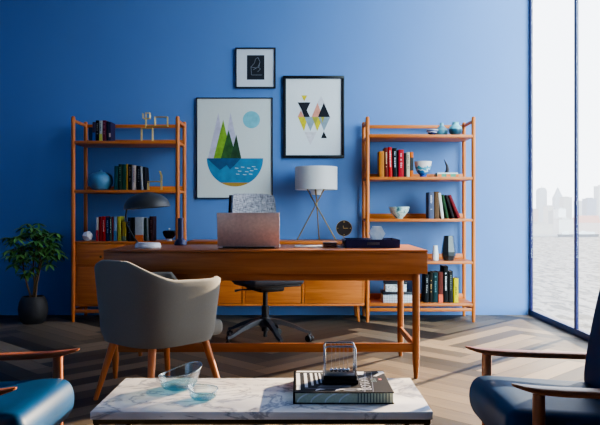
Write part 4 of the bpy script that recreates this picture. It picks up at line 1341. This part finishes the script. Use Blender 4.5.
# ================================================================ THINGS ON THE DESK
# laptop, lid towards the camera
GOLD = plain((204, 182, 178), 0.36, 0.3, 0.5, name='rose_gold_metal')
d = 4.205
x0, x1 = WX(217.6, d), WX(279.6, d)
lp = thing('laptop', 'open rose-gold laptop on the desk, lid turned to the camera', 'laptop', ((x0 + x1) / 2, d, DZ))
off = lp.location
MB(off).b2(x0, x1, d, d + 0.25, DZ + 0.002, DZ + 0.016, 0.004).build('keyboard_base', GOLD, lp)
tilt = math.radians(14)
R = Matrix.Rotation(tilt, 4, 'X')
mb = MB()
w, h = (x1 - x0) * 1.0, 0.213
lid = MB(); lid.box((0, 0.0, h / 2), (w, 0.007, h), 0.003)
for v in lid.bm.verts: v.co = R @ v.co
for v in lid.bm.verts: v.co += Vector((0, 0.006, 0.012))
lo = lid.build('lid', GOLD, lp)
scr = MB(); scr.box((0, 0.0042, h / 2), (w * 0.94, 0.001, h * 0.90))
for v in scr.bm.verts: v.co = R @ v.co + Vector((0, 0.006, 0.012))
scr.build('screen', plain((14, 15, 18), 0.15), lo)
MB(off).b2(x0 + 0.03, x1 - 0.03, d - 0.004, d + 0.012, DZ + 0.003, DZ + 0.013, 0.004).build('hinge', plain((70, 60, 58), 0.4, 0.5), lp)
kb = MB(off)
for r_ in range(5):
    for c_ in range(13):
        kx = x0 + 0.03 + c_ * ((x1 - x0 - 0.06) / 13); ky = d + 0.05 + r_ * 0.02
        kb.b2(kx, kx + 0.021, ky, ky + 0.016, DZ + 0.0155, DZ + 0.0175)
kb.build('keys', plain((30, 30, 32), 0.5), lp)

# desk lamp with dome shade
dl = thing('desk_lamp', 'desk lamp with a dark grey dome shade and white foot', 'lamp', (WX(148, 4.28), 4.28, DZ))
off = dl.location
bx, by = WX(148, 4.28), 4.28
MB(off).lathe([(0, 0), (0.078, 0), (0.082, 0.006), (0.076, 0.028), (0.070, 0.033), (0, 0.034)], (bx, by, DZ), 36).build('foot', plain((222, 224, 230), 0.45, var=0.03), dl)
mb = MB(off)
ax = WX(126.5, 4.30)
mb.tube([(bx - 0.06, by + 0.0, DZ + 0.03), (bx - 0.085, by + 0.005, DZ + 0.06), (ax + 0.004, by + 0.01, DZ + 0.14), (ax - 0.002, by + 0.01, DZ + 0.20), (ax + 0.004, by + 0.01, DZ + 0.25), (ax + 0.03, by + 0.01, DZ + 0.29), (bx - 0.03, by, DZ + 0.325)], 0.0052, 10)
mb.build('arm', plain((36, 38, 42), 0.4, 0.3), dl)
tiltm = Matrix.Rotation(math.radians(-4.5), 3, 'Y')
dome = []
Rd, hd = 0.143, 0.098
for i in range(11):
    a = PI / 2 * i / 10
    dome.append((Rd * math.cos(a), hd * math.sin(a)))
dome[-1] = (0, hd)
inner = [((Rd - 0.004) * math.cos(PI / 2 * i / 10), (hd - 0.004) * math.sin(PI / 2 * i / 10)) for i in range(10, -1, -1)]
inner[0] = (0, hd - 0.004)
dc = (WX(147, 4.28), by, WZ(208.0, 4.28))
MB(off).lathe(dome + [], dc, 44, tiltm).lathe(inner + [(Rd, 0)], dc, 44, tiltm).build('lamp_shade', plain((66, 69, 72), 0.42, 0.15, 0.4, var=0.04), dl)
MB(off).sphere((dc[0], dc[1], dc[2] + 0.045), 0.028, 16, 10).build('bulb', plain((226, 224, 216), 0.4), dl)

# navy bottle vase on the rear edge of the desk
bv = tag(MB().lathe([(0, 0), (0.040, 0), (0.043, 0.006), (0.040, 0.022), (0.028, 0.036), (0.0195, 0.046), (0.0185, 0.17), (0.0195, 0.182), (0.014, 0.182), (0.013, 0.05), (0, 0.04)]).build('bottle_vase', plain((52, 58, 100), 0.35), None, (WX(180.6, 4.64), 4.64, DZ)),
    'navy long-necked bottle vase on the rear edge of the desk', 'vase')

# navy tray
ty0, ty1 = 4.275, 4.595
tx0, tx1 = WX(345.2, ty0), WX(400, ty0)
tr = thing('desk_tray', 'navy lacquer tray with cut-out handle on the right of the desk', 'tray', ((tx0 + tx1) / 2, (ty0 + ty1) / 2, DZ))
off = tr.location
NAVY = plain((32, 38, 78), 0.3, name='navy_lacquer')
mb = MB(off)
mb.b2(tx0, tx1, ty0 + 0.007, ty1, DZ, DZ + 0.040, 0.001)
mb.b2(tx0, tx0 + 0.008, ty0, ty1, DZ + 0.012, DZ + 0.052, 0.001); mb.b2(tx1 - 0.008, tx1, ty0, ty1, DZ + 0.012, DZ + 0.052, 0.001)
mb.b2(tx0, tx1, ty1 - 0.008, ty1, DZ + 0.012, DZ + 0.052, 0.001)
hx0, hx1 = WX(367, ty0), WX(379.5, ty0)
mb.b2(tx0, hx0, ty0, ty0 + 0.008, DZ + 0.012, DZ + 0.052); mb.b2(hx1, tx1, ty0, ty0 + 0.008, DZ + 0.012, DZ + 0.052)
mb.b2(tx0, tx1, ty0, ty0 + 0.008, DZ, DZ + 0.013)
mb.b2(hx0, hx1, ty0, ty0 + 0.008, DZ + 0.012, DZ + 0.019); mb.b2(hx0, hx1, ty0, ty0 + 0.008, DZ + 0.037, DZ + 0.052)
mb.build('tray_body', NAVY, tr)
MB(off).b2(hx0 + 0.0005, hx1 - 0.0005, ty0 + 0.003, ty0 + 0.006, DZ + 0.0185, DZ + 0.0375, 0.001).build('handle_plate', plain((96, 98, 108), 0.4, 0.4), tr)
# hexagonal ornament in the tray
hy = 4.40; hcx = WX(377.3, hy); hr = 0.0515
zc = DZ + 0.0402 + 0.060
mb = MB((hcx, hy, DZ + 0.0402))
hexp = [(hcx + hr * math.cos(PI / 3 * k), hy, DZ + 0.0402 + 0.052 + hr * 1.02 * math.sin(PI / 3 * k)) for k in range(6)]
lowest = min(p[2] for p in hexp)
hexp = [(p[0], p[1], p[2] - lowest + DZ + 0.0402) for p in hexp]
def hexm():
    return stripes([(170, 192, 214), (206, 218, 230), (226, 230, 234)], 9.0, 'veined_white_stone', 0.35, 1.5, False)
mb.prism(hexp, (0, 0.05, 0)); mb.bevel_all(0.004, 2)
hx_o = mb.build('hexagon_ornament', hexm(), None, (hcx, hy, DZ + 0.0402), smooth=20)
tag(hx_o, 'white veined stone hexagon standing in the navy tray', 'ornament')

# white pad and smoky box in front of the tripod lamp
pd = 4.33
px0, px1 = WX(294.6, pd), WX(322.4, pd)
o = thing('notepad', 'thin white pad lying on the desk right of the laptop', 'notepad', ((px0 + px1) / 2, pd, DZ))
MB(o.location).b2(px0, px1, pd - 0.035, pd + 0.12, DZ, DZ + 0.010, 0.003).build('sheets', plain((214, 212, 214), 0.5, var=0.03), o)
MB(o.location).b2(px0 + 0.035, px0 + 0.075, pd + 0.05, pd + 0.07, DZ + 0.0098, DZ + 0.0108).build('clip', plain((36, 32, 34), 0.4), o)
SMOKE = thin_glass((0.42, 0.36, 0.36, 1), 0.06, 0.03, 'smoked_acrylic', 0.3)
CLEAR = thin_glass((0.80, 0.82, 0.84, 1), 0.08, 0.02, 'clear_acrylic', 0.4)
sx0, sx1 = WX(323.2, 4.30), WX(336.6, 4.30)
o = thing('acrylic_box', 'low smoky translucent box between the white pad and the tray', 'box', ((sx0 + sx1) / 2, 4.33, DZ))
MB(o.location).b2(sx0, sx1, 4.29, 4.37, DZ, DZ + 0.026, 0.002).build('box_body', SMOKE, o)
MB(o.location).b2(sx0 - 0.001, sx1 + 0.001, 4.289, 4.371, DZ + 0.026, DZ + 0.034, 0.002).build('lid', plain((84, 72, 70), 0.3), o)
gx0, gx1 = WX(337.4, 4.30), WX(344.4, 4.30)
o = MB(((gx0 + gx1) / 2, 4.32, DZ)).b2(gx0, gx1, 4.29, 4.35, DZ, DZ + 0.042, 0.003).build('glass_block', CLEAR, None, ((gx0 + gx1) / 2, 4.32, DZ))
tag(o, 'small clear glass block touching the left side of the tray', 'paperweight')

# ================================================================ THINGS ON THE COFFEE TABLE
BGL = thin_glass((0.90, 0.955, 0.97, 1), 0.05, 0.01, 'pale_blue_glass', 0.42)
BGR = thin_glass((0.82, 0.90, 0.93, 1), 0.30, 0.08, 'glass_rim', 0.55)
BGB = thin_glass((0.52, 0.78, 0.87, 1), 0.06, 0.01, 'blue_glass_base', 0.35)
def glass_bowl(label, px, py, d, R0, h0, h1, rotz):
    loc = (WX(px, d), d, TZ + 0.0005)
    root = thing('glass_bowl', label, 'bowl', loc, rotz, 'wavy glass bowls on the coffee table')
    seg = 48; rows = []
    def rim(a): return h0 + (h1 - h0) * (0.5 + 0.5 * math.cos(a)) ** 1.4 + 0.12 * h0 * math.sin(2 * a)
    def prof(a, inner):
        h = rim(a); row = []
        for u in (0.30, 0.5, 0.7, 0.85, 1.0):
            r = R0 * (0.70 + 0.30 * u ** 0.7 + 0.08 * u * math.cos(a)) - (0.004 if inner else 0)
            row.append((r * math.cos(a), r * math.sin(a), h * u))
        return row
    for k in range(seg):
        a = 2 * PI * k / seg
        rows.append(prof(a, False) + list(reversed(prof(a, True))))
    rows.append(rows[0])
    mb = MB(); mb.grid(rows); bmesh.ops.remove_doubles(mb.bm, verts=list(mb.bm.verts), dist=1e-5)
    mb.build('bowl_wall', BGL, root, smooth=60)
    rows = []
    rb = [0.0, 0.45, 0.62, 0.74, 0.80]
    for k in range(seg + 1):
        a = 2 * PI * k / seg
        h = rim(a) * 0.30
        r1 = R0 * (0.70 + 0.30 * 0.30 ** 0.7 + 0.08 * 0.3 * math.cos(a))
        row = [(0.0, 0.0, 0.0), (R0 * 0.55 * math.cos(a), R0 * 0.55 * math.sin(a), 0.0), (R0 * 0.70 * math.cos(a), R0 * 0.70 * math.sin(a), 0.004), (r1 * math.cos(a), r1 * math.sin(a), h),
               ((r1 - 0.004) * math.cos(a), (r1 - 0.004) * math.sin(a), h), (R0 * 0.62 * math.cos(a), R0 * 0.62 * math.sin(a), 0.012), (0, 0, 0.010)]
        rows.append(row)
    mb = MB(); mb.grid(rows); bmesh.ops.remove_doubles(mb.bm, verts=list(mb.bm.verts), dist=1e-5)
    mb.build('bowl_base', BGB, root, smooth=60)
    mb = MB(); pts = [((R0 * (1.0 + 0.08 * math.cos(a)) - 0.002) * math.cos(a), (R0 * (1.0 + 0.08 * math.cos(a)) - 0.002) * math.sin(a), rim(a)) for a in [2 * PI * k / seg for k in range(seg + 1)]]
    mb.tube(pts, 0.0022, 8); mb.build('bowl_rim', BGR, root, smooth=60)
glass_bowl('larger wavy pale blue glass bowl with one high rim', 178.6, 380, 2.385, 0.076, 0.046, 0.078, 0.15)
glass_bowl('smaller low pale blue glass bowl in front of the larger one', 203.4, 392, 2.245, 0.052, 0.028, 0.040, 2.6)

# picture book
KX0, KX1, KY0, KY1 = -0.022, 0.299, 2.187, 2.485
kb = thing('picture_book', 'thick black and white picture book on the marble table under the swinging-ball toy', 'book', ((KX0 + KX1) / 2, (KY0 + KY1) / 2, TZ))
off = kb.location
mb = MB(off)
BKC = plain((24, 24, 30), 0.6, 0.0, 0.2)
mb.b2(KX0, KX1, KY0, KY1, TZ, TZ + 0.003, 0.0008, 1); mb.b2(KX0, KX1, KY0, KY1, TZ + 0.034, TZ + 0.037, 0.0008, 1); mb.b2(KX0, KX0 + 0.006, KY0, KY1, TZ, TZ + 0.037, 0.001, 1)
mb.build('cover', BKC, kb)
zt = TZ + 0.037
MB(off).b2(KX0 + 0.006, KX1 - 0.003, KY0 + 0.003, KY1 - 0.003, TZ + 0.003, TZ + 0.034).build('pages', plain((206, 214, 192), 0.7, var=0.08, scale=150), kb)
# fore edge print: pale arcs and dark bars
mb = MB(off)
def arc_fe(cx, w):
    pts = []
    n = 8
    for i in range(n + 1):
        u = i / n; pts.append((cx + 0.030 * u ** 2.2, TZ + 0.004 + 0.029 * u))
    for i in range(n, -1, -1):
        u = i / n; pts.append((cx + 0.030 * u ** 2.2 + w * (0.3 + 0.7 * u), TZ + 0.004 + 0.029 * u))
    mb.poly([(p[0], KY0 + 0.0022, p[1]) for p in pts])
for cx in (KX0 + 0.012, KX0 + 0.055, KX0 + 0.10, KX0 + 0.145): arc_fe(cx, 0.012)
mb.build('edge_print', plain((238, 242, 240), 0.7), kb, smooth=0)
mb = MB(off)
for k in range(11):
    xq = KX0 + 0.205 + k * 0.0098
    mb.poly([(xq, KY0 + 0.0022, TZ + 0.004), (xq + 0.0036, KY0 + 0.0022, TZ + 0.004), (xq + 0.0036, KY0 + 0.0022, TZ + 0.033), (xq, KY0 + 0.0022, TZ + 0.033)])
mb.build('edge_print', plain((96, 116, 116), 0.7), kb, smooth=0)
# cover print (u along x 0..1, v front..back 0..1)
def cv(u, v, l=1): return (KX0 + (KX1 - KX0) * u, KY0 + (KY1 - KY0) * v, zt + 0.0003 * l)
mb = MB(off)
mb.poly([cv(0.03, 0.93), cv(0.03, 0.99), cv(0.62, 0.99), cv(0.62, 0.93)])
for k in range(11):                                  # white piers of a receding colonnade
    u = 0.025 + 0.42 * (1 - 0.80 ** k) ; du = 0.040 * 0.80 ** k
    v0 = 0.10 + 0.52 * (1 - 0.80 ** k)
    mb.poly([cv(u + 0.01, v0), cv(u + 0.01 + du, v0), cv(u + du, 0.88), cv(u, 0.88)])
for u, v in ((0.22, 0.06), (0.42, 0.06), (0.62, 0.06)):
    mb.poly([cv(u, v), cv(u + 0.06, v + 0.05), cv(u + 0.11, v + 0.06), cv(u + 0.05, v + 0.10), cv(u + 0.01, v + 0.06)])
mb.poly([cv(0.86, 0.72), cv(0.90, 0.72), cv(1.0, 0.88), cv(0.99, 0.98), cv(0.93, 0.98), cv(0.94, 0.88)])
mb.poly([cv(0.70, 0.78), cv(0.76, 0.78), cv(0.78, 0.95), cv(0.70, 0.95)])
mb.build('cover_print', plain((222, 222, 226), 0.6, 0.0, 0.2, var=0.04), kb, smooth=0, label='white shapes printed on the cover')
mb = MB(off)
mb.poly([cv(0.24, 0.20), cv(0.58, 0.20), cv(0.60, 0.36), cv(0.30, 0.36)]); mb.poly([cv(0.12, 0.14), cv(0.66, 0.14), cv(0.66, 0.17), cv(0.12, 0.17)])
mb.poly([cv(0.70, 0.02), cv(0.72, 0.02), cv(0.80, 0.93), cv(0.785, 0.93)]); mb.poly([cv(0.79, 0.02), cv(0.80, 0.02), cv(0.865, 0.93), cv(0.855, 0.93)])
mb.poly([cv(0.50, 0.06), cv(0.66, 0.06), cv(0.67, 0.12), cv(0.52, 0.12)])
mb.build('cover_print', plain((104, 108, 122), 0.6, 0.0, 0.2, var=0.04), kb, smooth=0, label='grey bands printed on the cover')
mb = MB(off); mb.poly([cv(0.905, 0.54, 2), cv(0.935, 0.54, 2), cv(0.935, 0.60, 2), cv(0.905, 0.60, 2)]); mb.build('cover_mark', plain((214, 120, 120), 0.4), kb, smooth=0)
def text(body, size, loc, rotz, mat, parent, name='title_lettering'):
    cu = bpy.data.curves.new(name, 'FONT'); cu.body = body; cu.size = size; cu.extrude = 0.0001
    cu.materials.append(mat)
    o = bpy.data.objects.new(name, cu); COL.objects.link(o)
    bpy.context.view_layer.update()
    me = bpy.data.meshes.new_from_object(o.evaluated_get(bpy.context.evaluated_depsgraph_get()))
    bpy.data.objects.remove(o); bpy.data.curves.remove(cu)
    o = bpy.data.objects.new(name, me); COL.objects.link(o)
    o.parent = parent; o.location = Vector(loc) - Vector(parent.location); o.rotation_euler = (0, 0, rotz)
    return o
text('NAYLOR', 0.046, (KX0 + 0.222, KY0 + 0.205, zt + 0.0008), -PI / 2, plain((176, 178, 186), 0.4), kb)
text('OPE', 0.026, (KX0 + 0.262, KY0 + 0.180, zt + 0.0008), -PI / 2, plain((130, 150, 150), 0.4), kb)

# Newton's cradle standing on the book
ky = 2.325
nx0, nx1 = WX(322, 2.285), WX(358.6, 2.285)
ncx = (nx0 + nx1) / 2
nc = thing('swinging_ball_cradle', 'desk toy of five steel balls hung in two chrome frames, on the picture book', 'desk toy', (ncx, ky, zt))
off = nc.location
mb = MB(off)
mb.b2(nx0, nx1, ky - 0.045, ky + 0.045, zt + 0.0009, zt + 0.016, 0.003)
mb.b2(nx0 + 0.004, nx1 - 0.004, ky - 0.041, ky + 0.041, zt + 0.014, zt + 0.030, 0.004)
mb.build('base', plain((20, 21, 26), 0.3), nc)
CH = plain((196, 202, 214), 0.14, 1.0, var=0.03, name='chrome')
fx = 0.0505
for s in (-1, 1):
    y = ky + s * 0.036
    zf = zt + 0.125
    pts = [(ncx - fx, y, zt + 0.028), (ncx - fx, y, zf - 0.008), (ncx - fx + 0.003, y, zf - 0.002), (ncx - fx + 0.009, y, zf), (ncx + fx - 0.009, y, zf), (ncx + fx - 0.003, y, zf - 0.002), (ncx + fx, y, zf - 0.008), (ncx + fx, y, zt + 0.028)]
    mb = MB(off); mb.tube(pts, 0.0032, 10); mb.build('frame', CH, nc)
for k in range(5):
    bxk = ncx + (k - 2) * 0.0135
    b = MB(off).sphere((bxk, ky, zt + 0.0400), 0.0066, 16, 10).build('ball', CH, nc)
    mb = MB(off)
    for s in (-1, 1): mb.cyl((bxk, ky, zt + 0.046), (bxk, ky + s * 0.036, zt + 0.124), 0.00035, None, 5)
    mb.build('string', plain((150, 150, 160), 0.5), b)

# ================================================================ LIGHT
sc = bpy.context.scene
def sun(name, direction, strength, col, angle):
    l = bpy.data.lights.new(name, 'SUN'); l.energy = strength; l.color = col; l.angle = math.radians(angle)
    o = bpy.data.objects.new(name, l); COL.objects.link(o)
    o.rotation_euler = Vector(direction).normalized().to_track_quat('-Z', 'Y').to_euler()
    o.location = (8, 8, 8)
    return o
el = math.radians(14.0)
sun('low_sun', (-0.70 * math.cos(el), -0.714 * math.cos(el), -math.sin(el)), 18.0, (1.0, 0.77, 0.50), 0.7)
sun('sky_fill_sun', (-0.42, 0.90, -0.20), 5.0, (0.62, 0.94, 1.0), 56)  # added wide soft sun, extra sky fill to brighten the back wall

w = bpy.data.worlds.new('sky_world'); sc.world = w; w.use_nodes = True
nt = w.node_tree; nt.nodes.clear()
out = nt.nodes.new('ShaderNodeOutputWorld'); bg = nt.nodes.new('ShaderNodeBackground')
tc = nt.nodes.new('ShaderNodeTexCoord'); sp = nt.nodes.new('ShaderNodeSeparateXYZ')
nt.links.new(tc.outputs['Generated'], sp.inputs['Vector'])
rp = nt.nodes.new('ShaderNodeValToRGB')
rp.color_ramp.elements[0].position = 0.0; rp.color_ramp.elements[0].color = (0.80, 0.83, 0.85, 1)
rp.color_ramp.elements[1].position = 0.6; rp.color_ramp.elements[1].color = (0.72, 0.78, 0.86, 1)
nt.links.new(sp.outputs['Z'], rp.inputs['Fac'])
nt.links.new(rp.outputs['Color'], bg.inputs['Color'])
bg.inputs['Strength'].default_value = 3.4
nt.links.new(bg.outputs['Background'], out.inputs['Surface'])

# ================================================================ CAMERA
cam = bpy.data.cameras.new('camera'); co = bpy.data.objects.new('camera', cam); COL.objects.link(co)
co.location = (0, 0, CAMZ); co.rotation_euler = (PI / 2, 0, 0)
cam.sensor_fit = 'HORIZONTAL'; cam.sensor_width = 36.0; cam.lens = F / 600.0 * 36.0
cam.clip_start = 0.05; cam.clip_end = 4000
sc.camera = co

sc.view_settings.view_transform = 'AgX'
sc.view_settings.look = 'AgX - Medium High Contrast'
sc.view_settings.exposure = 0.76
sc.view_settings.gamma = 1.0
sc.cycles.use_denoising = True
sc.cycles.max_bounces = 10
sc.cycles.diffuse_bounces = 5
sc.cycles.transparent_max_bounces = 16
sc.cycles.sample_clamp_indirect = 6.0
